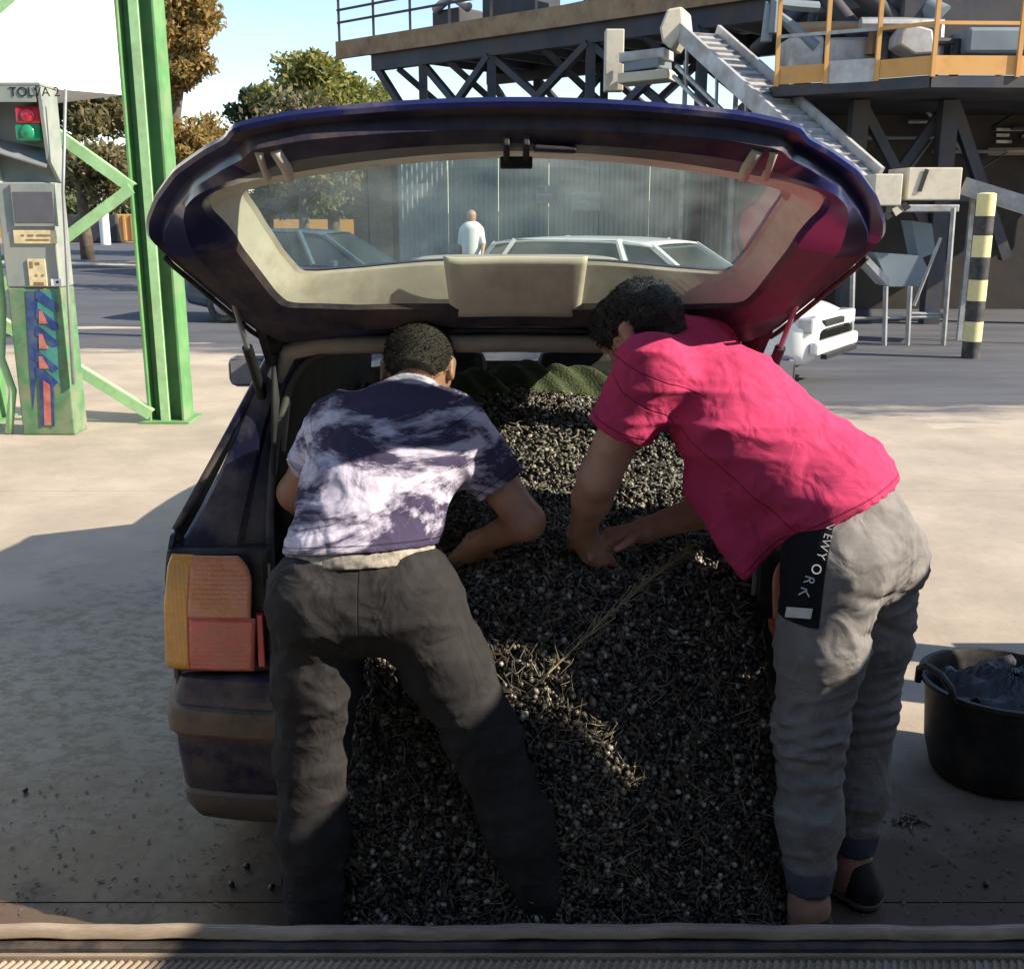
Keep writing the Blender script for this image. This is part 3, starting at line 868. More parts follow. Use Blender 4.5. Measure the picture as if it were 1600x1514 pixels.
for s in (-1, 1):
    b = MB(); n = 60
    oc, ic = curve(outer, n), curve(inner, n)
    prof = [(0, .03), (0, .004), (.06, -.006), (.35, -.010), (.62, -.004), (.70, .014), (.92, .020), (1.0, .022), (1.0, .06)]
    rows = []
    for (t, dy) in prof:
        rows.append([(s * (oc[i, 0] + (ic[i, 0] - oc[i, 0]) * t), oc[i, 2] + (ic[i, 2] - oc[i, 2]) * t + dy, oc[i, 1] + (ic[i, 1] - oc[i, 1]) * t) for i in range(n)])
    vs = [p for r in rows for p in r]
    fs_ = [(j * n + i, j * n + i + 1, (j + 1) * n + i + 1, (j + 1) * n + i) for j in range(len(rows) - 1) for i in range(n - 1)]
    b._add(vs, fs_)
    b.build('rear_pillar', M['paint'], car, smooth='auto')
    b = MB(); b.tube([(s * ic[i, 0], ic[i, 2] + .018, ic[i, 1]) for i in range(0, n)], .011, 8); b.build('aperture_seal', M['seal'], car, smooth=True)
    # quarter glass behind the rear door, pillars
    for (ya, yb, wname) in ((2.80, 3.42, 'quarter_window'), (3.52, 4.36, 'side_window'), (4.44, 5.28, 'side_window')):
        b = MB()
        def fq(u, v, ya=ya, yb=yb):
            Y = ya + (yb - ya) * u; xb, zb_ = side(Y, 1.0)
            Yt = min(Y, 4.98) if ya > 4 else Y + .06
            xt, zt_ = roof_w(min(Yt, 5.0)), roof_z(min(Yt, 5.0)) - .07
            return (s * (xb + (xt - xb) * v - .008), Y + (Yt - Y) * v, zb_ + (zt_ - zb_) * v)
        b.grid(fq, 8, 6); b.build(wname, M['pane2'] if 'pane2' in M else M.setdefault('pane2', glass_mat('side_glass', (.80, .84, .82), dust_amt=.06)), car, smooth=True)
    for (y0, y1, yt0, yt1) in ((2.60, 2.82, 2.67, 2.88), (3.40, 3.54, 3.44, 3.58), (4.34, 4.46, 4.34, 4.46), (5.26, 5.48, 4.96, 5.06)):
        b = MB()
        def fp(u, v):
            Y = y0 + (y1 - y0) * u; xb, zb_ = side(Y, 1.0); Yt = yt0 + (yt1 - yt0) * u
            xt, zt_ = roof_w(min(Yt, 5.05)) + .002, roof_z(min(Yt, 5.05)) - .054
            return (s * (xb + (xt - xb) * v), Y + (Yt - Y) * v, zb_ + (zt_ - zb_) * v)
        b.grid(fp, 4, 10); b.build('window_pillar', M['paint'], car, smooth=True, solid=.02)
# windscreen, dashboard, seats
b = MB(); b.grid(lambda u, v: ((2 * u - 1) * (.70 - .12 * v), 5.48 - .44 * v + .05 * (1 - (2 * u - 1) ** 2), .93 + .51 * v), 12, 8)
b.build('windscreen', M.setdefault('pane3', glass_mat('windscreen_glass', (.75, .82, .80), dust_amt=.12)), car, smooth=True)
b = MB(); b.box2((-.68, 5.1, .75), (.68, 5.45, .88)); b.build('dashboard', M['dark_in'], car, bevel=.04)
for s in (-1, 1):
    b = MB(); b.box((s * .34, 4.66, .83), (.46, .14, .58), Matrix.Rotation(-.2, 3, 'X')); se = b.build('front_seat', M['dark_in'], car, bevel=.05)
    b = MB(); b.box((s * .34, 4.61, 1.21), (.25, .09, .16)); b.build('headrest', M['dark_in'], se, bevel=.035)
# boot floor and side linings
b = MB(); b.box2((-.62, 2.56, .46), (.62, 5.3, .50)); b.build('boot_floor', M['dark_in'], car)
for s in (-1, 1):
    b = MB(); b.grid(lambda u, v: (s * (.625 - .05 * v), 2.62 + (2.7 if s > 0 else 1.9) * u, .5 + (.42 if s > 0 else .86) * v), 6, 6); b.build('side_lining', M['dark_in'], car, smooth=True, solid=.01)  # left lining raised over the window glass to darken the boot side
    b = MB(); b.beam((s * .575, 2.71, 1.24), (s * .592, 2.70, 1.11), .035, .012, (0, 1, 0)); b.build('pillar_trim', M['headliner'], car, bevel=.004)
# rear bumper: loft of a section along the curved plan
def bump_plan(u):
    q = 2 * u - 1
    x = W * 1.035 * math.sin(q * math.pi / 2 * .97) / math.sin(math.pi / 2 * .97)
    y = CARY + .105 * abs(q) ** 2.2 + (.34 * max(0, (abs(q) - .78) / .22) ** 1.6)
    return x, y
def bump(name, prof, m, parent, nu=72, u0=0., u1=1., solid=0):
    b = MB()
    def fb(u, v):
        x, y = bump_plan(u0 + (u1 - u0) * u); k = v * (len(prof) - 1); i = min(int(k), len(prof) - 2); t = k - i
        o_ = prof[i][0] + (prof[i + 1][0] - prof[i][0]) * t; z = prof[i][1] + (prof[i + 1][1] - prof[i][1]) * t
        f = 1 - o_ / W * .8
        return (x * f, y + o_, z)
    b.grid(fb, nu, len(prof))
    return b.build(name, m, parent, smooth='auto', solid=solid)
rb = bump('rear_bumper', [(.10, .578), (.035, .576), (.014, .565), (.006, .53), (.003, .49), (-.001, .44), (.002, .36), (.010, .265), (.016, .255)], M['paint'], car)
bump('rub_strip', [(.012, .497), (-.012, .492), (-.018, .47), (-.016, .43), (-.006, .418), (.012, .415)], M['strip'], rb)
bump('valance', [(.014, .258), (.006, .25), (.012, .21), (.035, .165), (.07, .142), (.11, .138)], M['valance'], rb)
b = MB(); b.box2((-.60, 2.50, .498), (.60, 2.62, .512)); b.build('load_sill', M['trim'], car, bevel=.005)
# tail lamps
M['amber'] = mat('amber_lens', (.88, .42, .07), .16, 0, .10, 12, coat=.8, bump=.12, bscale=160, dust=((.62, .40, .20), .30, 14))
M['redlens'] = mat('red_lens', (.72, .13, .10), .16, 0, .12, 12, coat=.8, bump=.12, bscale=160, dust=((.62, .30, .22), .30, 14))
M['pinklens'] = mat('faded_red_lens', (.80, .30, .13), .25, 0, .15, 12, coat=.8, bump=.12, bscale=160, dust=((.66, .38, .30), .34, 12))
M['redref'] = mat('red_reflector', (.75, .05, .06), .2, 0, .1, 30, coat=.4)
for s in (-1, 1):
    lp = thing_part = None
    def lamp_patch(x0, x1, z0, z1, dy, m, name, parent, inner_slope=0.):
        b = MB()
        def fl(u, v):
            z = z0 + (z1 - z0) * v
            xo = float(np.interp(z, [.60, .68, .80, .90, .945], [.866, .866, .853, .835, .815]))
            xi = x1 - inner_slope * v
            x = xo + (xi - xo) * (x0 + (1 - x0) * u) if x0 is not None else xo
            yb = CARY + .088 + .055 * max(0, (x - .60) / .26) ** 2
            edge_ = min(u, 1 - u, v * 1.6, (1 - v) * 1.6)
            return (s * x, yb - dy + .010 * max(0, 1 - edge_ / .08) , z)
        b.grid(fl, 16, 16)
        return b.build(name, m, parent, smooth=True, solid=.008)
    hs = MB()
    hs.box2((s * .60, 2.532, .578), (s * .845, 2.62, .900)); lamp = hs.build('tail_lamp', M['trim'], car, bevel=.01)
    def sub(xa, xb, z0, z1, dy, m, name):
        b = MB()
        def fl(u, v):
            z = z0 + (z1 - z0) * v
            xo = float(np.interp(z, [.55, .62, .76, .86, .90], [.862, .864, .854, .838, .822]))
            xin = .640 - .012 * v + (.035 * max(0, (z - .80) / .09) ** 3 if xb > .9 else 0)
            x = (xo + (xin - xo) * xa) + ((xo + (xin - xo) * xb) - (xo + (xin - xo) * xa)) * u
            yb = 2.526 + .022 * max(0, (x - .62) / .25) ** 3
            e = min(u / .04, (1 - u) / .04, v / .03, (1 - v) / .03, 1)
            return (s * x, yb - dy + .002 * (1 - e) - .006 * math.sin(math.pi * (z - .59) / .30) - .0005 * abs(math.sin(z * 260 if name != 'indicator_lens' else x * 300)) * (e >= 1), z)
        b.grid(fl, 40, 46); return b.build(name, m, lamp, smooth=True, solid=.006)
    sub(.0, .268, 0.592, .892, .014, M['amber'], 'indicator_lens')
    sub(.27, 1., .7325, .890, .014, M['pinklens'], 'upper_lens')
    sub(.27, 1., 0.592, .7315, .014, M['redlens'], 'lower_lens')
    b = MB(); b.box2((s * .612, 2.512, .60), (s * .630, 2.528, .74)); b.build('side_reflector', M['redref'], lamp, bevel=.003)
    b = MB(); b.beam((s * .600, 2.545, .86), (s * .585, 2.535, .60), .012, .008, (0, 1, 0)); b.build('aperture_trim', M['steel'], car, bevel=.002)
# door mirrors
for s in (-1, 1):
    b = MB(); b.box((s * 1.14, 4.75, 1.02), (.20, .09, .135)); mr_ = b.build('door_mirror', M['paint'], car, bevel=.035)
    b = MB(); b.box((s * 1.14, 4.703, 1.02), (.16, .006, .10)); b.build('mirror_glass', M['steel'], mr_)
    b = MB(); b.beam((s * .80, 4.80, .92), (s * 1.08, 4.77, .99), .05, .03); b.build('mirror_arm', M['trim'], mr_)
# ------------------------------------------------------------------ people
def hand(bl, wrist, dirv, palm_n, spread=.018, curl=.5, sc=1.0, side=1):
    """palm and five bent fingers added to a body blob. dirv: pointing direction, palm_n: palm normal"""
    d = Vector(dirv).normalized(); n = Vector(palm_n); n = (n - d * n.dot(d)).normalized(); x = d.cross(n) * side
    w = Vector(wrist)
    k0 = w + d * .085 * sc
    bl.limb(w, k0, .024 * sc, .026 * sc, x, 1.55, k=.02)
    for i, (ln, off) in enumerate(((.070, -.034), (.080, -.012), (.075, .012), (.058, .034))):
        p0 = k0 + x * off * sc - d * .004
        a1, a2 = curl * .55, curl * 1.3
        d1 = (d * math.cos(a1) + n * math.sin(a1) + x * off * 1.2).normalized()
        d2 = (d * math.cos(a2) + n * math.sin(a2) + x * off * .6).normalized()
        p1 = p0 + d1 * ln * .52 * sc; p2 = p1 + d2 * ln * .55 * sc
        bl.limb(p0, p1, .0092 * sc, .0086 * sc, k=.0035); bl.limb(p1, p2, .0086 * sc, .0070 * sc, k=.0035)
    t0 = w + d * .025 * sc - x * .03 * sc
    t1 = t0 + (d * .7 - x * .75 + n * .25).normalized() * .042 * sc; t2 = t1 + (d * .95 - x * .15 + n * .3).normalized() * .034 * sc
    bl.limb(t0, t1, .013 * sc, .0105 * sc, k=.010); bl.limb(t1, t2, .0105 * sc, .0085 * sc, k=.006)

def head(bl, c, fwd, up, r=.098):
    """skull, jaw, nose, ears, brow blended in"""
    f, u = Vector(fwd).normalized(), Vector(up).normalized()
    u = (u - f * u.dot(f)).normalized(); x = f.cross(u)
    c = Vector(c)
    bl.limb(c + u * .028 - f * .022, c + u * .03 + f * .015, .084, .080, x, .93, k=.02)
    bl.limb(c - u * .02 + f * .02, c - u * .085 + f * .055, .066, .038, x, 1.05, k=.03)
    bl.limb(c + f * .088 + u * .005, c + f * .112 - u * .028, .010, .014, k=.014)
    bl.limb(c + f * .083 + u * .022 - x * .03, c + f * .083 + u * .022 + x * .03, .012, .012, k=.014)
    for s in (-1, 1):
        bl.limb(c + x * s * .080 + u * .018 - f * .012, c + x * s * .082 - u * .022 - f * .004, .011, .008, f, 1.7, k=.006)
    bl.limb(c + f * .085 - u * .062 - x * .015, c + f * .085 - u * .062 + x * .015, .009, .009, k=.010)
    return f, u, x

def build_blob(bl, name, h, m, parent):
    V, F = polygonise(bl, h)
    return np_mesh(name, V, F, m, parent)

def eyes(parent, c, f, u, x):
    for s in (-1, 1):
        b = MB(); p = Vector(c) + f * .082 + x * s * .031 + u * .003
        b.lathe([(.0, .011), (.006, .009), (.010, .004), (.011, 0), (0, -.004)], (0, 0, 0), 12)
        R = f.to_track_quat('Z', 'Y').to_matrix()
        b.v = [tuple(R @ Vector(q) + p) for q in b.v]
        b.build('eye', M['white'], parent, smooth=True)

def cloth(name, col, var, scale, **k):
    m = mat(name, col, .9, 0, var, scale, bump=.22, bscale=420, spec=.15, **k)
    N, L = m.node_tree.nodes, m.node_tree.links; bs = N['Principled BSDF']
    b1 = bs.inputs['Normal'].links[0].from_node
    tc = N.new('ShaderNodeTexCoord'); nz = N.new('ShaderNodeTexNoise'); nz.inputs['Scale'].default_value = 13; nz.inputs['Detail'].default_value = 2.5
    nz.inputs['Distortion'].default_value = .7; nz.inputs['Roughness'].default_value = .5
    L.new(tc.outputs['Object'], nz.inputs['Vector'])
    sh = N.new('ShaderNodeMath'); sh.operation = 'SUBTRACT'; sh.inputs[1].default_value = .5; L.new(nz.outputs['Fac'], sh.inputs[0])
    b2 = N.new('ShaderNodeBump'); b2.inputs['Strength'].default_value = .55; b2.inputs['Distance'].default_value = .03
    L.new(sh.outputs[0], b2.inputs['Height']); L.new(b2.outputs[0], b1.inputs['Normal'])
    return m
def add_stitch(m, name='stitch'):
    N, L = m.node_tree.nodes, m.node_tree.links; bs = N['Principled BSDF']; src = bs.inputs['Base Color'].links[0].from_socket
    at = N.new('ShaderNodeAttribute'); at.attribute_name = name
    ab = N.new('ShaderNodeMath'); ab.operation = 'ABSOLUTE'; L.new(at.outputs['Fac'], ab.inputs[0])
    mr = N.new('ShaderNodeMapRange'); mr.inputs['From Min'].default_value = .0024; mr.inputs['From Max'].default_value = .0008; L.new(ab.outputs[0], mr.inputs['Value'])
    ml = N.new('ShaderNodeMath'); ml.operation = 'MULTIPLY'; ml.inputs[1].default_value = .55; L.new(mr.outputs[0], ml.inputs[0])
    mx = N.new('ShaderNodeMixRGB'); mx.blend_type = 'MULTIPLY'; mx.inputs[2].default_value = (.25, .25, .25, 1); L.new(ml.outputs[0], mx.inputs[0]); L.new(src, mx.inputs[1]); L.new(mx.outputs[0], bs.inputs['Base Color'])
    bp = N.new('ShaderNodeBump'); bp.inputs['Strength'].default_value = .6; bp.inputs['Distance'].default_value = .004; bp.invert = True
    L.new(mr.outputs[0], bp.inputs['Height']); nl_ = bs.inputs['Normal'].links[0].from_socket; L.new(nl_, bp.inputs['Normal']); L.new(bp.outputs[0], bs.inputs['Normal'])
def set_attr(o, name, vals):
    at = o.data.attributes.new(name, 'FLOAT', 'POINT'); at.data.foreach_set('value', np.asarray(vals, dtype=np.float32))
def world_co(o):
    v = np.empty(len(o.data.vertices) * 3, dtype=np.float32); o.data.vertices.foreach_get('co', v); return v.reshape(-1, 3).astype(float) + A3(ORG[o.name])
def pick(ds):
    ds = np.stack(ds); i = np.argmin(np.abs(ds), axis=0); return ds[i, np.arange(ds.shape[1])]
M['charcoal'] = cloth('charcoal_trouser_cloth', (.032, .030, .030), .22, 10)
M['hair'] = mat('dark_hair', (.016, .012, .010), .5, 0, .5, 60, bump=.8, bscale=160)
M['stubble'] = mat('cropped_hair', (.028, .019, .014), .7, 0, .3, 90, bump=.5, bscale=300)
M['shoe'] = mat('black_shoe', (.014, .014, .015), .6, 0, .3, 20, dust=((.10, .08, .06), .3, 12))
M['belt_grey'] = cloth('pale_waistband', (.34, .31, .26), .35, 40)

def shoe(name, heel, toe, parent):
    h, t = Vector(heel), Vector(toe); d = (t - h).normalized(); x = d.cross(Vector((0, 0, 1)))
    bl = Blob(.02)
    bl.limb(h + Vector((0, 0, .045)), h.lerp(t, .55) + Vector((0, 0, .042)), .042, .042, k=.02)
    bl.limb(h.lerp(t, .55) + Vector((0, 0, .038)), t + Vector((0, 0, .030)), .040, .030, x, 1.15, k=.02)
    bl.limb(h + Vector((0, 0, .05)), h + d * .03 + Vector((0, 0, .10)), .043, .045, k=.02)
    bl.cut((0, 0, .004), (0, 0, -1))
    o = build_blob(bl, name, .007, M['shoe'], parent)
    sl = Blob(.02)
    sl.limb(h + Vector((0, 0, .03)), h.lerp(t, .5) + Vector((0, 0, .03)), .046, .044, x, 1.05); sl.limb(h.lerp(t, .5) + Vector((0, 0, .03)), t + Vector((0, 0, .026)), .045, .036, x, 1.15)
    sl.cut((0, 0, .003), (0, 0, -1)); sl.cut((0, 0, .026), (0, 0, 1))
    build_blob(sl, 'sole', .007, M['seal'], o)
    b = MB(); u_ = Vector((0, 0, 1))
    for k in range(4):
        c_ = h.lerp(t, .42 + .1 * k) + u_ * (.088 - .006 * k); b.tube([c_ - x * .024 - u_ * .006, c_ + u_ * .003, c_ + x * .024 - u_ * .006], .003, 5)
    b.build('laces', M['seal'], o, smooth=True)
    return o

def strands(cap, n, ln, rad, droop, seed, m_, parent, name):
    r = np.random.default_rng(seed); me = cap.data; og = ORG[cap.name]
    idx = r.integers(0, len(me.polygons), n); b = MB()
    for i in idx:
        p = me.polygons[int(i)]; q = Vector(p.center) + og; nn = p.normal.copy()
        d = (nn * .55 + Vector(droop) + Vector(r.normal(size=3)) * .35).normalized(); l_ = ln * r.uniform(.5, 1.2)
        b.tube([q - nn * .002, q + d * l_ * .5 + nn * .001, q + (d + Vector(droop) * .6).normalized() * l_], [rad, rad * .9, rad * .4], 3, cap=False)
    return tag(b.build(name, m_, cap, smooth=True, fix=False), kind='stuff')
# ================= man in the lavender shirt, seen from behind
J = dict(pel=P(566, 893, 2.31), wai=P(563, 828, 2.35), che=P(612, 705, 2.46), nek=P(642, 628, 2.56), hd=P(655, 580, 2.62),
         hl=P(503, 930, 2.29), hr=P(640, 930, 2.29), kl=P(487, 1185, 2.27), kr=P(755, 1150, 2.25), al=P(490, 1430, 2.21), ar=P(862, 1420, 2.21),
         sl=P(528, 662, 2.52), sr=P(716, 668, 2.50), el=P(462, 770, 2.62), wl=P(510, 840, 2.82), er=P(822, 815, 2.47), wr=P(748, 848, 2.58))
pa = thing('person', 'man in a lavender T-shirt with painted navy shade and charcoal trousers bending into the boot', 'person', (J['pel'].x, J['pel'].y, 0))
X = Vector((1, 0, 0))
bl = Blob(.035)
bl.limb(J['hl'], J['hr'], .095, .095)
bl.chain([J['pel'], J['wai'], J['che']], [.095, .085, .095], X, 1.3)
bl.limb(J['che'], J['nek'] - Vector((0, .02, .03)), .088, .06, X, 1.5)
bl.limb(J['nek'], J['hd'] - Vector((0, 0, .01)), .055, .052)
for s in 'lr':
    bl.chain([J['h' + s], J['k' + s], J['a' + s]], [.085, .055, .038])
    bl.limb(J['a' + s], J['a' + s] + Vector((0, .14, -.045)), .036, .028)
    bl.chain([J['s' + s], J['e' + s]], [.056, .043], k=.03)
    bl.chain([J['e' + s], J['w' + s]], [.043, .028], k=.02)
fwd = Vector((.12, .62, -.78)); upv = Vector((.1, .78, .62))
hf, hu, hx = head(bl, J['hd'], fwd, upv)
hand(bl, J['wr'], J['wr'] - J['er'] + Vector((-.02, .06, -.12)), (-.2, -.3, -.9), curl=.7)
hand(bl, J['wl'], (J['wl'] - J['el']) + Vector((.1, .1, -.1)), (.2, -.2, -.9), curl=.7, side=-1)
body = build_blob(bl, 'body', .0055, M['skin_tan'], pa)
eyes(pa, J['hd'], hf, hu, hx)
# cropped hair: cap over the skull
hb = Blob(.02)
c = J['hd']
hb.limb(c + hu * .030 - hf * .022, c + hu * .032 + hf * .012, .0885, .084, hx, .94)
hb.limb(c + hu * .0 - hf * .045, c - hu * .035 - hf * .045, .060, .045, hx, 1.1)
hb.cut(c + hf * .055 + hu * .02, hf * .8 - hu * .45)
hb.cut(c - hu * .048, -hu)
strands(build_blob(hb, 'hair', .006, M['stubble'], pa), 2600, .007, .0009, tuple(-hu * .4 + Vector((0, 0, .1))), 61, M['hair'], pa, 'hair_strands')
# trousers
tb = Blob(.035)
tb.limb(J['hl'] + Vector((0, -.02, -.01)), J['hr'] + Vector((0, -.02, -.01)), .122, .122)
tb.limb(J['pel'] + Vector((0, 0, .0)), J['wai'] + Vector((0, 0, -.01)), .120, .118, X, 1.32)
for s, r0 in (('l', .120), ('r', .118)):
    tb.chain([J['h' + s], J['h' + s].lerp(J['k' + s], .5), J['k' + s], J['k' + s].lerp(J['a' + s], .5), J['a' + s] + Vector((0, .01, -.03))], [r0 - .006, .100, .083, .080, .070])
kn = [tuple(J['kl'] - J['hl']), tuple(J['kr'] - J['hr']), (0, 0, 1)]
wb = wrinkles(.013, 42, 3, kn, 3.5)
tb.wr = wb
up_w = (J['wai'] - J['pel']).normalized()
tb.cut(J['wai'].lerp(J['pel'], .5), up_w + Vector((0, -.15, .35)))
trs = build_blob(tb, 'trousers', .009, M['charcoal'], pa)
add_stitch(M['charcoal'])
wv = world_co(trs); dl = [np.where(wv[:, 2] > J['hl'].z - .05, wv[:, 0] - (J['hl'].x + J['hr'].x) / 2, 1.)]
for s in 'lr':
    hh, kk_ = A3(J['h' + s]), A3(J['k' + s]); ax = (kk_ - hh) / np.linalg.norm(kk_ - hh); sgn = -1 if s == 'l' else 1
    q_ = wv - hh; dl.append(np.where((q_[:, 0] * sgn > .02) & (q_ @ ax > -.05), q_[:, 1] - (q_ @ ax) * ax[1], 1.))
set_attr(trs, 'stitch', pick(dl))
# waistband
wb_ = Blob(.02)
pw = J['wai'].lerp(J['pel'], .62) + Vector((0, -.006, 0))
wb_.limb(pw - up_w * .03, pw + up_w * .03, .127, .126, X, 1.32)
nw = (up_w + Vector((0, -.15, .35))).normalized()
wb_.cut(pw + nw * .018, nw); wb_.cut(pw - nw * .016, -nw)
wb_.wr = wrinkles(.004, 150, 5, [(1, 0, 0)], 1.)
build_blob(wb_, 'waistband', .007, M['belt_grey'], pa)
# shirt
def shade_mottled():  # navy blotches put the tailgate's shade on the shirt into its colour
    m = cloth('lavender_shade_cloth', (.62, .58, .70), .10, 8)
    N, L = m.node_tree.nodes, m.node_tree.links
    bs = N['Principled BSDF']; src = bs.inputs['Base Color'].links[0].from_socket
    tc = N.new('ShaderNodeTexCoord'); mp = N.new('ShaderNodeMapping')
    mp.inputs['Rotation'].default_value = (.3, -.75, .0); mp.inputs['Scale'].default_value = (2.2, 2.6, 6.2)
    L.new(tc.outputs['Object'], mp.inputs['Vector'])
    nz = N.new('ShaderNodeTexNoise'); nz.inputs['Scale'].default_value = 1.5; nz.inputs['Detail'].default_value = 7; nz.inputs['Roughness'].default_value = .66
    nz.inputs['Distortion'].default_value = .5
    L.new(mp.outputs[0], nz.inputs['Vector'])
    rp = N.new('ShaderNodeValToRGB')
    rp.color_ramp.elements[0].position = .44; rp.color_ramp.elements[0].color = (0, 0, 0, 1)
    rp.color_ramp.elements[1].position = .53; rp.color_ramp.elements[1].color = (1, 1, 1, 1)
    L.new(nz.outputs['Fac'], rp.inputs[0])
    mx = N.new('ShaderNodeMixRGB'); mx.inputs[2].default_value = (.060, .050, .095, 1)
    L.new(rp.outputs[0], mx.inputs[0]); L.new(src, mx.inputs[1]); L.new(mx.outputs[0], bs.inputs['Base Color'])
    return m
M['shade_mottled'] = shade_mottled()
sb = Blob(.04)
sb.chain([J['wai'].lerp(J['pel'], .75) + Vector((-.004, -.012, 0)), J['wai'].lerp(J['che'], .5), J['che']], [.132, .122, .128], X, 1.36)
sb.limb(J['che'], J['nek'] + Vector((-.01, -.035, -.02)), .122, .088, X, 1.55)
sb.limb(J['nek'] + Vector((0, -.02, -.01)), J['nek'] + Vector((.003, .02, .015)), .070, .062)
for s in 'lr':
    t_ = .62
    sb.limb(J['s' + s], J['s' + s].lerp(J['e' + s], t_), .076, .068, k=.05)
    dv = J['e' + s] - J['s' + s]
spine = J['che'] - J['wai']
sb.wr = wrinkles(.014, 36, 11, [(.6, .2, .8), tuple(spine), (.9, 0, .5)], 3.0)
sb.cut(J['wai'].lerp(J['pel'], .45), -(up_w + Vector((0, -.15, .35))))
for s in 'lr':
    dv = (J['e' + s] - J['s' + s]); sb.cut(J['s' + s] + dv * .60, dv) if s == 'x' else None
class Clip:
    """cut that only acts near a limb end"""
    def __init__(s, bl, clips): s.bl, s.clips = bl, clips
    def __call__(s, p):
        d = s.bl(p)
        for (q, n, r) in s.clips:
            q_, n_ = A3(q), A3(n) / np.linalg.norm(A3(n))
            near = np.linalg.norm(p - q_, axis=1) < r
            d = np.where(near, np.maximum(d, (p - q_) @ n_), d)
        return d
    def bounds(s): return s.bl.bounds()
sbc = Clip(sb, [(J['s' + s].lerp(J['e' + s], .62), J['e' + s] - J['s' + s], .14) for s in 'lr'])
shirt = build_blob(sbc, 'shirt', .008, M['shade_mottled'], pa)
add_stitch(M['shade_mottled'])
wv = world_co(shirt); nh = A3(up_w + Vector((0, -.15, .35))); nh = nh / np.linalg.norm(nh)
dl = [(wv - A3(J['wai'].lerp(J['pel'], .45))) @ nh - .016]
for s in 'lr':
    ax = A3(J['e' + s] - J['s' + s]); ax = ax / np.linalg.norm(ax); q_ = wv - A3(J['s' + s].lerp(J['e' + s], .62))
    dl.append(np.where(np.linalg.norm(q_, axis=1) < .13, q_ @ ax + .018, 1.))
    q_ = wv - A3(J['s' + s]); dl.append(np.where(np.linalg.norm(q_, axis=1) < .13, q_ @ ax + .012, 1.))
set_attr(shirt, 'stitch', pick(dl))
shoe('shoe', J['al'] * 1 + Vector((0, -.05, -J['al'].z)), J['al'] + Vector((-.02, .19, -J['al'].z)), pa)
shoe('shoe', J['ar'] * 1 + Vector((0, -.05, -J['ar'].z)), J['ar'] + Vector((.03, .19, -J['ar'].z)), pa)

# ================= man in the pink shirt, leaning in from the right
K = dict(pel=P(1335, 842, 2.36), wai=P(1283, 775, 2.38), che=P(1146, 644, 2.46), nek=P(1062, 548, 2.52), hd=P(1005, 522, 2.50),
         hl=P(1300, 880, 2.28), hr=P(1368, 870, 2.48), kl=P(1266, 1140, 2.26), kr=P(1350, 1110, 2.47), al=P(1264, 1415, 2.22), ar=P(1332, 1350, 2.44),
         sl=P(1018, 575, 2.38), sr=P(1098, 528, 2.64), el=P(935, 748, 2.43), wl=P(908, 832, 2.56), er=P(1165, 775, 2.66), wr=P(1010, 828, 2.60))
pb = thing('person', 'man in a bright pink T-shirt and grey joggers leaning over the olives from the right', 'person', (K['pel'].x, K['pel'].y, 0))
SP = (K['che'] - K['wai']).normalized()
ACR = (K['sr'] - K['sl']).normalized()          # across the shoulders
BK = SP.cross(ACR); BK = BK if BK.z > 0 else -BK  # out of the back, upwards
bl = Blob(.035)
HA = (K['hr'] - K['hl']).normalized()
bl.limb(K['hl'], K['hr'], .095, .095)
bl.chain([K['pel'], K['wai'], K['che']], [.095, .085, .095], ACR, 1.25)
bl.limb(K['che'], K['nek'], .085, .060, ACR, 1.5)
bl.limb(K['nek'], K['hd'], .055, .054)
for s in 'lr':
    bl.chain([K['h' + s], K['k' + s], K['a' + s]], [.085, .055, .041])
    bl.limb(K['a' + s], Vector((K['a' + s].x, K['a' + s].y, .05)), .041, .04)
    bl.limb(Vector((K['a' + s].x, K['a' + s].y, .05)), Vector((K['a' + s].x - .10, K['a' + s].y + .10, .035)), .036, .028)
    bl.chain([K['s' + s], K['e' + s]], [.057, .047], k=.03)
    bl.chain([K['e' + s], K['e' + s].lerp(K['w' + s], .35), K['w' + s]], [.046, .046, .030], k=.02)
hf, hu, hx = head(bl, K['hd'], Vector((-.62, .45, -.64)), Vector((-.45, .35, .8)))
hand(bl, K['wl'], Vector((.42, .25, -.75)), (.55, .75, .1), curl=.35, sc=1.08)
hand(bl, K['wr'], Vector((-.85, -.05, -.20)), (-.1, -.2, -.95), curl=.45, side=-1, sc=1.05)
build_blob(bl, 'body', .0055, M['skin'], pb)
eyes(pb, K['hd'], hf, hu, hx)
hb = Blob(.02); c = K['hd']
hb.limb(c + hu * .031 - hf * .022, c + hu * .036 + hf * .024, .0895, .085, hx, .95)
hb.limb(c + hu * .04 + hf * .05, c + hu * .06 + hf * .06, .055, .035, hx, 1.2)
hb.limb(c + hu * .0 - hf * .045, c - hu * .035 - hf * .045, .062, .046, hx, 1.1)
hb.cut(c + hf * .075 + hu * .03, hf * .85 - hu * .5); hb.cut(c - hu * .058, -hu)
hb.wr = wrinkles(.010, 110, 21, [tuple(hf), tuple(hx)], 1.2)
strands(build_blob(hb, 'hair', .006, M['hair'], pb), 3200, .010, .0011, tuple(hf * .7 + Vector((0, 0, -.15))), 62, M['hair'], pb, 'hair_strands')
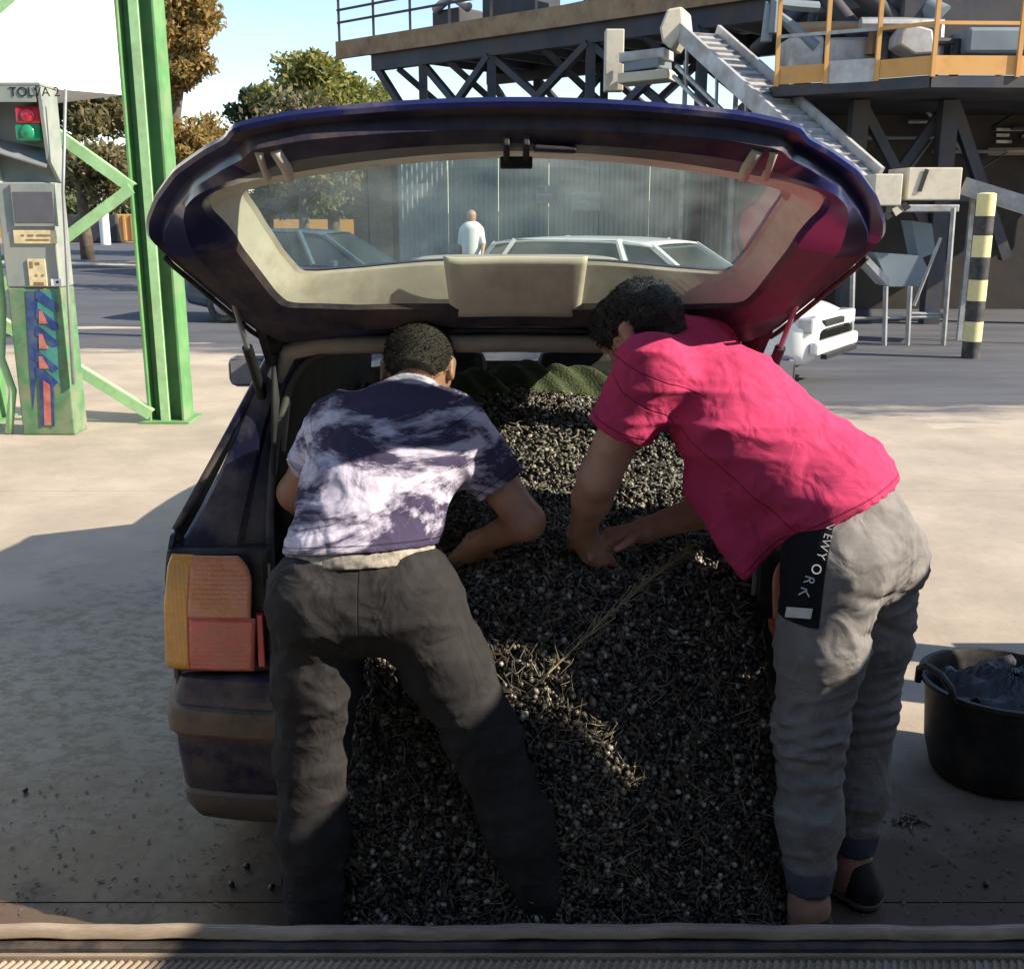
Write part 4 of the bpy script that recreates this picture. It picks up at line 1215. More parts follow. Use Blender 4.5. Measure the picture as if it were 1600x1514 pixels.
# joggers
def joggers():
    m = cloth('grey_jogger_cloth', (.205, .195, .190), .16, 14)
    N, L = m.node_tree.nodes, m.node_tree.links
    bs = N['Principled BSDF']; src = bs.inputs['Base Color'].links[0].from_socket
    at = N.new('ShaderNodeAttribute'); at.attribute_name = 'panel'
    r1 = N.new('ShaderNodeMapRange'); r1.inputs['From Min'].default_value = -.0015; r1.inputs['From Max'].default_value = .0015
    L.new(at.outputs['Fac'], r1.inputs['Value'])
    mx = N.new('ShaderNodeMixRGB'); mx.inputs[2].default_value = (.014, .014, .016, 1)
    L.new(r1.outputs[0], mx.inputs[0]); L.new(src, mx.inputs[1])
    a2 = N.new('ShaderNodeAttribute'); a2.attribute_name = 'cuff'
    r2 = N.new('ShaderNodeMapRange'); r2.inputs['From Min'].default_value = -.002; r2.inputs['From Max'].default_value = .002
    L.new(a2.outputs['Fac'], r2.inputs['Value'])
    m2 = N.new('ShaderNodeMixRGB'); m2.inputs[2].default_value = (.095, .10, .13, 1)
    L.new(r2.outputs[0], m2.inputs[0]); L.new(mx.outputs[0], m2.inputs[1]); L.new(m2.outputs[0], bs.inputs['Base Color'])
    return m
M['jogger'] = joggers()
tb = Blob(.035)
tb.limb(K['hl'] + Vector((.015, -.0, -.0)), K['hr'] + Vector((.010, 0, -.0)), .116, .114)
tb.limb(K['pel'] + Vector((.010, 0, 0)), K['wai'] + Vector((.025, 0, .0)), .124, .118, ACR, 1.25)
for s in 'lr':
    h_, k_, a_ = K['h' + s], K['k' + s], K['a' + s]
    tb.chain([h_, h_.lerp(k_, .5), k_, k_.lerp(a_, .5), k_.lerp(a_, .75)], [.114, .100, .080, .075, .062])
    tb.chain([k_.lerp(a_, .75), k_.lerp(a_, .79), k_.lerp(a_, .95)], [.062, .055, .051], k=.008)
wj = wrinkles(.013, 44, 31, [tuple(K['kl'] - K['hl']), (0, 0, 1), (.4, .2, .9)], 3.5)
def wj2(p):
    d = wj(p)
    for s in 'lr':
        k_, a_ = A3(K['k' + s]), A3(K['a' + s])
        ax = (a_ - k_); L_ = np.linalg.norm(ax); ax = ax / L_
        t = (p - k_) @ ax
        g = np.exp(-(t / .075) ** 2)                 # gathered folds at the knee
        r_ = p - k_ - np.outer(t, ax)
        d = d - .0045 * g * np.sin(t * 170 + 9 * r_[:, 0] * 3 + 2 * np.sin(r_[:, 1] * 40))
        d = np.where(t > L_ * .77, d * .25, d)
    h_ = A3(K['hl']); q = p - h_
    d = d + .008 * np.exp(-((q[:, 2] + .03 + .35 * q[:, 0]) / .012) ** 2) * np.clip((q[:, 0] + .02) * 14, 0, 1)
    d = d + .007 * np.exp(-((q[:, 2] + .115 + .45 * q[:, 0]) / .010) ** 2) * np.clip((q[:, 0] - .0) * 14, 0, 1)
    return d
tb.wr = wj2
wa = (K['wai'] - K['pel']).normalized()
tb.cut(K['wai'] + wa * .02, wa)
V, F = polygonise(Clip(tb, [(K['k' + s].lerp(K['a' + s], .905), K['a' + s] - K['k' + s], .13) for s in 'lr']), .008)
jog = np_mesh('joggers', V, F, M['jogger'], pb)
pv = np.zeros(len(V)); cv = np.full(len(V), -1.)
TA = (K['kl'] - K['hl']).normalized()
R0 = Vector((-.93, -.36, 0)); R0 = (R0 - TA * R0.dot(TA)).normalized(); R1 = TA.cross(R0)
for i, p in enumerate(V):
    q = Vector(p) - K['hl']; t = q.dot(TA); a = math.atan2(q.dot(R1), q.dot(R0))
    rad = (q - TA * t).length
    arc = .80 - abs(a) if rad < .2 else -1
    pv[i] = min(arc * .11, (.125 - t), (t + .30), .02) if p[1] < K['hr'].y - .06 else -.02
    for s in 'lr':
        kk_, aa_ = K['k' + s], K['a' + s]
        f_ = (Vector(p) - kk_).dot(aa_ - kk_) / (aa_ - kk_).length_squared
        if (Vector(p) - kk_.lerp(aa_, .9)).length < .12: cv[i] = max(cv[i], (f_ - .755) * .3)
for nm, arr in (('panel', pv), ('cuff', cv)):
    at = jog.data.attributes.new(nm, 'FLOAT', 'POINT'); at.data.foreach_set('value', arr[:len(jog.data.vertices)].astype(np.float32))
# white block and lettering on the side panel, laid on the cloth
M['print'] = mat('white_print', (.62, .62, .64), .7, 0, .06, 30)
def on_cloth(px, py):
    """first cloth point along the view ray (bisected on the garment field)"""
    best = None; prev = None
    for Y in np.arange(2.05, 2.7, .004):
        p = P(px, py, Y); d = float(tb(np.array([A3(p)]))[0])
        if d < 0: return p
    return P(px, py, 2.3)
def decal(name, px_poly, mat_, off=.004, n=6):
    b = MB()
    c = [on_cloth(*q) for q in px_poly]
    def f(u, v):
        x = px_poly[0][0] * (1 - u) * (1 - v) + px_poly[1][0] * u * (1 - v) + px_poly[2][0] * u * v + px_poly[3][0] * (1 - u) * v
        y = px_poly[0][1] * (1 - u) * (1 - v) + px_poly[1][1] * u * (1 - v) + px_poly[2][1] * u * v + px_poly[3][1] * (1 - u) * v
        p = on_cloth(x, y); d = (Vector((0, 0, CAM_H)) - p).normalized()
        return p + d * off
    b.grid(f, n, n)
    return b.build(name, mat_, jog, smooth=True)
decal('white_block', [(1229, 948), (1270, 951), (1267, 967), (1226, 964)], M['print'], .008)
# letters of the print run down the panel
la, lb = on_cloth(1284, 852), on_cloth(1255, 937)
nl = (Vector((0, 0, CAM_H)) - la).normalized()
for ch, (lx, ly, sz) in zip('NEWYORK', ((1297, 822, .020), (1293, 838, .022), (1289, 851, .023), (1283, 868, .024), (1275, 889, .026), (1264, 906, .028), (1257, 925, .030))):
    p = on_cloth(lx, ly); dn = (on_cloth(lx - 4, ly + 12) - p); dn = (dn - nl * dn.dot(nl)).normalized(); upx = nl.cross(dn)
    M4 = Matrix.Translation(p + nl * .006) @ Matrix((dn, upx, nl)).transposed().to_4x4()
    text_mesh('letter', ch, sz * 1.1, M4, M['print'], jog, .0006)
# shirt
M['pink'] = cloth('bright_pink_cotton', (.52, .050, .135), .10, 9)
sb = Blob(.04)
sb.limb(K['wai'] + Vector((.02, 0, .012)), K['wai'].lerp(K['che'], .5) + BK * .0, .140, .135, ACR, 1.22)
sb.limb(K['wai'].lerp(K['che'], .5), K['che'], .135, .134, ACR, 1.32)
sb.limb(K['che'], K['nek'] - SP * .02, .128, .092, ACR, 1.5)
sb.limb(K['nek'] - SP * .02, K['nek'] + SP * .03, .075, .064)
sb.limb(K['pel'] + BK * .02, K['wai'] + Vector((.02, 0, .012)), .128, .136, ACR, 1.22)
# cloth hanging from the belly to the drooping front hem
bel = [P(1120, 760, 2.42), P(1150, 840, 2.37), P(1168, 905, 2.34)]
sb.chain([K['wai'].lerp(K['che'], .55) - BK * .03] + bel, [.115, .065, .040, .012], k=.06)
sb.limb(P(1215, 800, 2.38), P(1172, 885, 2.34), .085, .018, k=.05)
for s in 'lr':
    sb.limb(K['s' + s], K['s' + s].lerp(K['e' + s], .60), .084, .078, k=.05)
sb.wr = wrinkles(.013, 30, 41, [tuple(K['sl'] - K['wai']), (.3, .1, 1), tuple(SP)], 3.2)
hem_a, hem_b = P(1165, 905, 2.34), P(1410, 745, 2.36)
hd_ = (hem_b - hem_a).normalized(); hn = hd_.cross(Vector((0, 1, 0))); hn = hn if hn.z < 0 else -hn
def hem_cut(p):
    # curved hem: the line from the drooping tip up over the hip
    q = p - A3(hem_a); t = q @ A3(hd_); L_ = (hem_b - hem_a).length
    sag = -.045 * np.sin(np.clip(t / L_, 0, 1) * math.pi)
    return q @ A3(hn) - sag
class Hem:
    def __init__(s, bl): s.bl = bl
    def __call__(s, p): return np.maximum(s.bl(p), hem_cut(p))
    def bounds(s): return s.bl.bounds()
sbc = Clip(Hem(sb), [(K['s' + s].lerp(K['e' + s], .56), K['e' + s] - K['s' + s], .15) for s in 'lr'])
pshirt = build_blob(sbc, 'shirt', .008, M['pink'], pb)
add_stitch(M['pink'])
wv = world_co(pshirt)
dl = [hem_cut(wv) + .018]
for s in 'lr':
    ax = A3(K['e' + s] - K['s' + s]); ax = ax / np.linalg.norm(ax); q_ = wv - A3(K['s' + s].lerp(K['e' + s], .56))
    dl.append(np.where(np.linalg.norm(q_, axis=1) < .13, q_ @ ax + .020, 1.))
    q_ = wv - A3(K['s' + s]); dl.append(np.where(np.linalg.norm(q_, axis=1) < .14, q_ @ ax + .0, 1.))
sd = ACR; q_ = wv - A3(K['che'])
dl.append(np.where(q_ @ A3(ACR) < -.05, q_ @ A3(BK) + .03, 1.))
set_attr(pshirt, 'stitch', pick(dl))
for s in 'lr':
    a_ = K['a' + s]
    shoe('shoe', Vector((a_.x + .025, a_.y - .03, 0)), Vector((a_.x - .11, a_.y + .13, 0)), pb)
# ------------------------------------------------------------------ olives
def smooth_noise(x, y, seed, f):
    r = np.random.default_rng(seed); acc = 0
    for i in range(7):
        k = r.normal(size=2) * f * (1 + .5 * i); acc = acc + np.sin(x * k[0] + y * k[1] + r.uniform(0, 6.28)) / (1 + .5 * i)
    return acc / 3
PY = [2.10, 2.17, 2.24, 2.31, 2.38, 2.45, 2.53, 2.62, 2.75, 2.95, 3.2, 3.5, 3.85, 4.2]
PZ = [-.02, .03, .17, .37, .55, .68, .785, .845, .885, .91, .94, .97, 1.01, 1.03]
def pile_h(x, y):
    x = np.asarray(x, float); y = np.asarray(y, float)
    # lateral: the heap that has spilled out fans from left to right and falls off at its flanks
    lx = np.clip((x + .53) / .20, 0, 1); rx = np.clip((.74 - x) / .16, 0, 1)
    fl = lx * lx * (3 - 2 * lx) * rx * rx * (3 - 2 * rx)
    out = np.interp(y + .05 * np.sin(x * 4 + 1) + .02 * np.sin(x * 11), PY, PZ)
    z = np.where(y < 2.50, out * fl + (1 - fl) * (-.03), out)
    z = z + .018 * smooth_noise(x, y, 5, 9) + .035 * np.exp(-((x - .05) / .25) ** 2 - ((y - 3.9) / .3) ** 2)
    z = z - .06 * np.exp(-((x - .25) / .16) ** 2 - ((y - 2.85) / .18) ** 2)
    return z
def olive_mat():
    m = bpy.data.materials.new('dusty_olive_skin'); m.use_nodes = True
    N, L = m.node_tree.nodes, m.node_tree.links; b = N['Principled BSDF']
    g = N.new('ShaderNodeNewGeometry'); rp = N.new('ShaderNodeValToRGB'); rp.color_ramp.interpolation = 'LINEAR'
    e = rp.color_ramp.elements
    e[0].position = 0; e[0].color = (.012, .010, .012, 1)
    e[1].position = 1; e[1].color = (.46, .43, .36, 1)
    for p_, c_ in ((.45, (.016, .012, .012, 1)), (.66, (.036, .028, .024, 1)), (.80, (.085, .068, .050, 1)), (.92, (.23, .20, .15, 1))):
        q = e.new(p_); q.color = c_
    L.new(g.outputs['Random Per Island'], rp.inputs[0])
    tc = N.new('ShaderNodeTexCoord'); nz = N.new('ShaderNodeTexNoise'); nz.inputs['Scale'].default_value = 90; L.new(tc.outputs['Object'], nz.inputs['Vector'])
    mx = N.new('ShaderNodeMixRGB'); mx.inputs[2].default_value = (.30, .26, .19, 1)
    mr = N.new('ShaderNodeMapRange'); mr.inputs['From Min'].default_value = .52; mr.inputs['From Max'].default_value = .8; mr.inputs['To Max'].default_value = .45
    L.new(nz.outputs['Fac'], mr.inputs['Value']); L.new(mr.outputs[0], mx.inputs[0]); L.new(rp.outputs[0], mx.inputs[1])
    L.new(mx.outputs[0], b.inputs['Base Color']); b.inputs['Roughness'].default_value = .36
    return m
M['olive'] = olive_mat()
M['pulp'] = mat('olive_heap_core', (.018, .014, .012), .8, 0, .4, 30, bump=.4, bscale=60)
heap = thing('olive_heap', 'heap of black olives filling the boot and spilling over the rear bumper', 'olives', (.05, 2.6, 0))
tag(heap, kind='stuff')
b = MB()
def fcore(u, v):
    y = 2.06 + 2.2 * v ** 1.4; hw = .60 if y > 2.52 else .78
    x = -.60 + 1.2 * u if y > 2.52 else -.60 + 1.42 * u
    return (x, y, max(-.02, float(pile_h(x, y)) - .012))
b.grid(fcore, 90, 110); tag(b.build('heap_core', M['pulp'], heap, smooth=True), kind='stuff')
def ellipsoid(nu=7, rings=3):
    V = [(0, 0, 1)]; F = []
    for j in range(rings):
        t = math.pi * (j + 1) / (rings + 1)
        for i in range(nu): V.append((math.sin(t) * math.cos(2 * math.pi * i / nu), math.sin(t) * math.sin(2 * math.pi * i / nu), math.cos(t)))
    V.append((0, 0, -1)); n = len(V)
    for i in range(nu):
        F.append((0, 1 + i, 1 + (i + 1) % nu)); F.append((n - 1, n - 1 - nu + (i + 1) % nu, n - 1 - nu + i))
        for j in range(rings - 1):
            a = 1 + j * nu + i; c = 1 + j * nu + (i + 1) % nu
            F.append((a, a + nu, c + nu)); F.append((a, c + nu, c))
    return np.array(V), np.array(F)
EV_, EF_ = ellipsoid()
def rot_rand(n, r):
    q = r.normal(size=(n, 4)); q /= np.linalg.norm(q, axis=1)[:, None]; w, x, y, z = q.T
    return np.stack([np.stack([1 - 2 * (y * y + z * z), 2 * (x * y - z * w), 2 * (x * z + y * w)], -1),
                     np.stack([2 * (x * y + z * w), 1 - 2 * (x * x + z * z), 2 * (y * z - x * w)], -1),
                     np.stack([2 * (x * z - y * w), 2 * (y * z + x * w), 1 - 2 * (x * x + y * y)], -1)], 1)
def scatter(n, y0, y1, x0, x1, seed, sink=.010, steep=True):
    r = np.random.default_rng(seed)
    x = r.uniform(x0, x1, n * 4); y = r.uniform(y0, y1, n * 4); e = .004
    h = pile_h(x, y); gx = (pile_h(x + e, y) - pile_h(x - e, y)) / (2 * e); gy = (pile_h(x, y + e) - pile_h(x, y - e)) / (2 * e)
    s = np.sqrt(1 + gx ** 2 + gy ** 2)
    keep = (r.uniform(size=len(x)) < np.clip(s / 3.2, 0, 1)) & (h > .0)
    keep &= (np.abs(x) < .585) | (y < 2.50)
    x, y, h, gx, gy, s = [a[keep][:n] for a in (x, y, h, gx, gy, s)]
    nrm = np.stack([-gx, -gy, np.ones_like(gx)], -1) / s[:, None]
    p = np.stack([x, y, h], -1) + nrm * r.uniform(-sink, .006, len(x))[:, None]
    return p, nrm, r
def olives(p, r, parent, name, mn=.0060, mx=.0084):
    n = len(p); R = rot_rand(n, r); sc = r.uniform(mn, mx, n); el = r.uniform(1.2, 1.6, n)
    V = EV_[None] * np.stack([sc, sc, sc * el], -1)[:, None, :]
    V = np.einsum('nij,nkj->nki', R, V) + p[:, None, :]
    F = (EF_[None] + (np.arange(n) * len(EV_))[:, None, None]).reshape(-1, 3)
    return tag(np_mesh(name, V.reshape(-1, 3), F, M['olive'], parent), kind='stuff')
p1, _, r1 = scatter(13500, 2.10, 2.56, -.58, .80, 1)
olives(p1, r1, heap, 'spilled_olives')
p2, _, r2 = scatter(12500, 2.54, 3.1, -.585, .585, 2)
olives(p2, r2, heap, 'loaded_olives')
p3, _, r3 = scatter(9500, 3.1, 4.15, -.585, .585, 3)
olives(p3, r3, heap, 'rear_olives', .0062, .0088)
# leaves and straw mixed through the heap
def leaf_mat(name, cols, translucent=0.):
    m = bpy.data.materials.new(name); m.use_nodes = True
    N, L = m.node_tree.nodes, m.node_tree.links; b = N['Principled BSDF']; g = N.new('ShaderNodeNewGeometry'); rp = N.new('ShaderNodeValToRGB')
    e = rp.color_ramp.elements; e[0].color = (*cols[0], 1); e[1].color = (*cols[-1], 1)
    for i, c in enumerate(cols[1:-1]): q = e.new((i + 1) / (len(cols) - 1)); q.color = (*c, 1)
    L.new(g.outputs['Random Per Island'], rp.inputs[0]); L.new(rp.outputs[0], b.inputs['Base Color']); b.inputs['Roughness'].default_value = .6
    if translucent:
        tl = N.new('ShaderNodeBsdfTranslucent'); L.new(rp.outputs[0], tl.inputs[0]); ms = N.new('ShaderNodeMixShader'); ms.inputs[0].default_value = translucent
        L.new(b.outputs[0], ms.inputs[1]); L.new(tl.outputs[0], ms.inputs[2]); L.new(ms.outputs[0], N['Material Output'].inputs[0])
    return m
M['straw'] = leaf_mat('straw', [(.05, .038, .026), (.10, .08, .05), (.22, .18, .10), (.34, .29, .18)])
M['oleaf'] = leaf_mat('olive_leaf', [(.030, .034, .018), (.06, .06, .035), (.12, .11, .075), (.09, .06, .03)])
M['sleaf'] = leaf_mat('silvery_leaf', [(.10, .10, .085), (.22, .22, .19), (.34, .33, .28), (.16, .13, .09)])
def straws(n, y0, y1, x0, x1, seed, name, lo=.025, hi=.085):
    p, nr, r = scatter(n, y0, y1, x0, x1, seed, 0)
    b = MB()
    for q, nn in zip(p, nr):
        q = Vector(q); nn = Vector(nn); d = Vector(r.normal(size=3)); d = (d - nn * d.dot(nn) * r.uniform(.4, 1.0)).normalized()
        L_ = r.uniform(lo, hi); w = Vector(r.normal(size=3)) * .25 * L_
        w = w - nn * min(0, w.dot(nn))
        q = q + nn * r.uniform(.003, .012)
        rad = r.uniform(.0007, .0014)
        b.tube([q - d * L_ * .5, q + w * .5, q + d * L_ * .5], [rad, rad, rad * .6], 3, cap=False)
    return tag(b.build(name, M['straw'], heap, smooth=True, fix=False), kind='stuff')
straws(2300, 2.11, 2.50, -.55, .78, 11, 'straw_litter')
straws(800, 2.5, 2.9, -.55, .58, 12, 'fine_twigs')
def leaves(n, y0, y1, x0, x1, seed, name, m, ln=.045, wd=.009):
    p, nr, r = scatter(n, y0, y1, x0, x1, seed, 0); V = []; F = []
    for q, nn in zip(p, nr):
        q = Vector(q); nn = Vector(nn); d = Vector(r.normal(size=3)); d = (d - nn * d.dot(nn) * .8).normalized(); x = d.cross(nn).normalized()
        l_ = ln * r.uniform(.6, 1.15); w = wd * r.uniform(.7, 1.2); q = q + nn * r.uniform(.006, .014); i = len(V)
        c_ = nn * r.uniform(-.006, .006)
        V += [q - d * l_ / 2, q - d * l_ * .15 + x * w / 2 + c_, q + d * l_ / 2, q - d * l_ * .15 - x * w / 2 + c_]; F.append((i, i + 1, i + 2, i + 3))
    return tag(np_mesh(name, [tuple(v) for v in V], F, m, heap, smooth=False), kind='stuff')
leaves(800, 2.11, 2.55, -.55, .75, 13, 'olive_leaves', M['oleaf'], .036, .0055)
leaves(700, 2.5, 3.1, -.55, .58, 15, 'silver_leaves', M['sleaf'], .034, .0055)
leaves(800, 3.0, 4.1, -.5, .55, 14, 'dry_leaves', M['sleaf'], .04, .007)
# green harvest net bunched up at the front of the load
M['net'] = mat('green_net', (.035, .062, .020), .85, 0, .35, 24, bump=.9, bscale=120, dust=((.10, .105, .05), .5, 30))
b = MB()
b.grid(lambda u, v: (-.56 + 1.12 * u, 3.92 + .28 * v, float(pile_h(-.56 + 1.12 * u, 3.92)) - .02 + .105 * math.sin(v * 1.9) * (.72 + .3 * u) + .016 * math.sin(u * 31 + v * 5) + .012 * math.sin(u * 67 + v * 9)), 90, 22)
tag(b.build('harvest_net', M['net'], smooth=True, solid=.004), 'dark green harvest net bunched behind the olives at the front of the boot', 'net')
# one long dry sprig lying across the dark slope
M['sprig'] = mat('pale_dry_sprig', (.40, .34, .20), .7, 0, .2, 40)
def on_pile(px, py, off=.012):
    lo, hi = 1.9, 4.2
    for Y in np.arange(2.0, 4.2, .006):
        p = P(px, py, Y)
        if p.z < float(pile_h(p.x, p.y)): return p + Vector((0, -.3, .95)) * off
    return P(px, py, 2.6)
sp = thing('dry_sprig', 'long pale dry olive sprig lying across the dark slope of the heap', 'sprig', tuple(on_pile(900, 1010)))
st_ = [on_pile(x, y, .02) for (x, y) in ((820, 1098), (870, 1048), (925, 996), (985, 940), (1030, 905), (1066, 876))]
b = MB(); b.tube(st_, [.003, .0028, .0025, .002, .0016, .001], 6); b.build('stem', M['sprig'], sp, smooth=True)
b = MB(); rr = random.Random(4)
for i in range(120):
    t = rr.uniform(0.15, 1) ** .7 * (len(st_) - 1); k = min(int(t), len(st_) - 2); q = st_[k].lerp(st_[k + 1], t - k)
    d = (st_[k + 1] - st_[k]).normalized(); s_ = Vector((rr.uniform(-1, 1), rr.uniform(-.6, .1), rr.uniform(-.3, .9))).normalized()
    e = q + d * rr.uniform(.02, .07) + s_ * rr.uniform(.006, .035)
    b.tube([q, q.lerp(e, .5) + s_ * .004, e], [.0011, .001, .0006], 3, cap=False)
b.build('side_shoots', M['sprig'], sp, smooth=True)
# loose olives and crumbs on the slab
lo_ = [(40, 1238), (386, 1357), (425, 1390), (362, 1385), (1420, 1283), (1408, 1288), (1365, 1392), (1540, 1385)]
for i, (x, y) in enumerate(lo_):
    g = G(x, y)
    b = MB(); sc = .0085
    R = Matrix.Rotation(i * 1.3, 3, 'Z') @ Matrix.Rotation(1.4, 3, 'X')
    vs = [tuple(R @ Vector((v[0] * sc, v[1] * sc, v[2] * sc * 1.3)) + Vector((g.x, g.y, .0085))) for v in EV_]
    b._add(vs, [tuple(f) for f in EF_])
    tag(b.build('loose_olive', M['olive'], smooth=True), ['dark olive lying farthest left on the shaded concrete', 'dark olive on the concrete just below the bumper corner, uppermost of three', 'dark olive on the concrete nearest the patterned-shirt man\'s left leg', 'dark olive on the concrete below the bumper, leftmost of three', 'dark olive on top of the leaf scraps before the rubber tub', 'dark olive at the left side of the leaf scraps before the rubber tub', 'dark olive on the concrete beside the black shoe', 'dark olive on the concrete in front of the rubber tub near the steel lip'][i], 'olive', 'olives dropped on the concrete')
b = MB()
for i in range(26):
    q = G(1422 + rr.gauss(0, 11), 1284 + rr.gauss(0, 5)); a = rr.uniform(0, 3.14); l_ = rr.uniform(.008, .022)
    b.tube([(q.x - l_ * math.cos(a), q.y - l_ * math.sin(a), .005), (q.x, q.y, .012), (q.x + l_ * math.cos(a), q.y + l_ * math.sin(a), .005)], .003, 4)
tag(b.build('twig_scrap', M['straw'], smooth=True), 'little clump of dark leaf scraps on the concrete in front of the rubber tub', 'debris', kind='stuff')

# grit and trodden leaf crumbs over the slab round the heap
rc = random.Random(31); b = MB()
for i in range(420):
    if i % 3: x, y = rc.uniform(0, 470), 1180 + 250 * rc.random() ** .7
    else: x, y = rc.uniform(1330, 1600), 1270 + 165 * rc.random()
    g = G(x, y); a = rc.uniform(0, 3.14); l_ = rc.uniform(.003, .011); w_ = l_ * rc.uniform(.2, .5); d = Vector((math.cos(a), math.sin(a), 0)); e_ = Vector((-d.y, d.x, 0))
    c = Vector((g.x, g.y, .003)); n = len(b.v)
    b._add([c - d * l_, c + e_ * w_ + Vector((0, 0, .002)), c + d * l_, c - e_ * w_ + Vector((0, 0, .001))], [(0, 1, 2, 3)])
tag(b.build('ground_litter', M['oleaf'], fix=False), 'scattered crumbs of leaf and grit on the slab around the heap', 'litter', kind='stuff')
# ------------------------------------------------------------------ rubber tub on the right
M['tub'] = mat('black_rubber_tub', (.020, .020, .021), .55, 0, .2, 8, dust=((.12, .095, .075), .30, 6))
tc_ = G(1588, 1258); tub = thing('rubber_tub', 'black flexible rubber tub with loop handles standing on the right', 'tub', (tc_.x, tc_.y + .20, 0))
tx, ty = tc_.x + .015, tc_.y + .20
r0, r1, ht = .19, .235, .315
b = MB()
b.lathe([(0, .004), (r0 - .02, .004), (r0, .02), (r0 + .02, .10), (r1 - .012, ht - .03), (r1, ht - .02), (r1 + .010, ht - .012), (r1 + .010, ht), (r1 - .004, ht), (r1 - .016, ht - .03), (r0 + .008, .10), (r0 - .012, .03), (0, .03)], (tx, ty, 0), 56)
b.build('bowl', M['tub'], tub, smooth='auto')
for a in (math.radians(195), math.radians(15)):
    c = Vector((tx + math.cos(a) * r1, ty + math.sin(a) * r1, ht)); t = Vector((-math.sin(a), math.cos(a), 0)); o = Vector((math.cos(a), math.sin(a), 0))
    b = MB(); b.tube([c - t * .09 - Vector((0, 0, .02)), c - t * .075 + Vector((0, 0, .03)) + o * .010, c - t * .035 + Vector((0, 0, .056)) + o * .018, c + t * .035 + Vector((0, 0, .056)) + o * .018, c + t * .075 + Vector((0, 0, .03)) + o * .010, c + t * .09 - Vector((0, 0, .02))], .011, 10)
    b.build('handle', M['tub'], tub, smooth=True)
# crumpled dark sack inside
M['sack'] = mat('dark_plastic_sack', (.020, .020, .024), .5, 0, .3, 12, bump=.3, bscale=40)
b = MB()
b.grid(lambda u, v: (lambda a, r: (tx + .03 + r * math.cos(a), ty + r * math.sin(a), .265 + .05 * (1 - v) + .022 * math.sin(5 * a + 8 * v) * v + .016 * abs(math.sin(7 * a + 9 * v)) + .010 * math.sin(17 * a + 13 * v)))(2 * math.pi * u, .02 + .185 * v), 48, 14, close_u=True)
tag(b.build('plastic_sack', M['sack'], smooth=True, solid=.003), 'crumpled dark plastic sack stuffed in the rubber tub', 'sack')

# ------------------------------------------------------------------ green gantry, control cabinet
YG = 9.0
gan = thing('steel_gantry', 'pale green lattice gantry with a tall post and zigzag braces on the left', 'gantry', (-3.0, YG, 0))
def post(xc, name):
    b = MB(); b.mi = 0; w, d = .30, .28
    b.box2((xc - w / 2, YG - d / 2, 0), (xc - w / 2 + .022, YG + d / 2, 7.5))
    b.box2((xc + w / 2 - .022, YG - d / 2, 0), (xc + w / 2, YG + d / 2, 7.5))
    b.box2((xc - w / 2 + .0225, YG - .01, 0), (xc + w / 2 - .0225, YG + .01, 7.5))
    o = b.build(name, M['green'], gan, bevel=.004)
    b = MB(); b.box2((xc - .05, YG - d / 2 + .01, 0), (xc + .025, YG - d / 2 + .06, 7.5)); b.build('sunlit_strip', M['lightgreen'], o, bevel=.004)  # pale strip puts the post's sunlit stripe into colour
    b = MB(); b.box2((xc - .2, YG - .2, 0), (xc + .2, YG + .2, .018)); b.build('base_plate', M['green'], o)
xr = P(264, 600, YG).x; xl = P(-32, 600, YG).x
post(xr, 'post'); post(xl, 'post')
nodes = [(xr - .12, .07), (xl + .12, .95), (xr - .12, 1.87), (xl + .12, 2.85), (xr - .12, 3.85), (xl + .12, 4.8)]
for (p, q) in zip(nodes[:-1], nodes[1:]):
    b = MB(); dz = Vector((0, -.17 - .012 * (nodes.index(p) % 2), 0))
    a_, c_ = Vector((p[0], YG, p[1])) + dz, Vector((q[0], YG, q[1])) + dz
    nn = (c_ - a_).normalized().cross(Vector((0, 1, 0)))
    if nn.z < 0: nn = -nn
    b.beam(a_, c_, .010, .085, nn)
    b.beam(a_ + nn * .042 + Vector((0, .03, 0)), c_ + nn * .042 + Vector((0, .03, 0)), .06, .008, nn)
    b.build('brace', M['lightgreen'], gan)
b = MB(); b.tube([P(-10, 350, 8.5), P(4, 480, 8.5), P(2, 560, 8.45), P(20, 610, 8.4), P(14, 676, 8.4)], .03, 10); b.build('hose', M['lightgreen'], gan, smooth=True)
# elevated white box behind
YW = 14.0
wbx = thing('white_hopper_box', 'big white sheet box raised on posts behind the green gantry', 'hopper', (-6.5, YW + 1, 0))
xw_, zw = P(189, 75, YW).x, P(150, 149, YW).z
fd = Vector((.64, .768, 0)); fn = Vector((.768, -.64, 0)); cr = Vector((xw_, YW, zw))
b = MB(); b.prism([cr, cr - fd * 7, cr - fd * 7 - fn * 2, cr - fn * 2], (0, 0, 0), (0, 0, 6)); b.build('sheet_body', M['white'], wbx)
q = P(203, 75, YW + .3); b = MB(); b.box2((q.x - .11, YW + .25, zw - .3), (q.x + .11, YW + .5, zw + 6)); b.build('shaded_side_strip', M['greyblue'], wbx, bevel=.02)  # grey strip standing in for the white box's shaded side
for px in (252, 40):
    x = P(px, 300, YW + 1.2).x
    b = MB(); b.box2((x - .08, YW + 1.1, 0), (x + .08, YW + 1.26, zw - .001)); b.build('leg', M['dk_steel'], wbx)
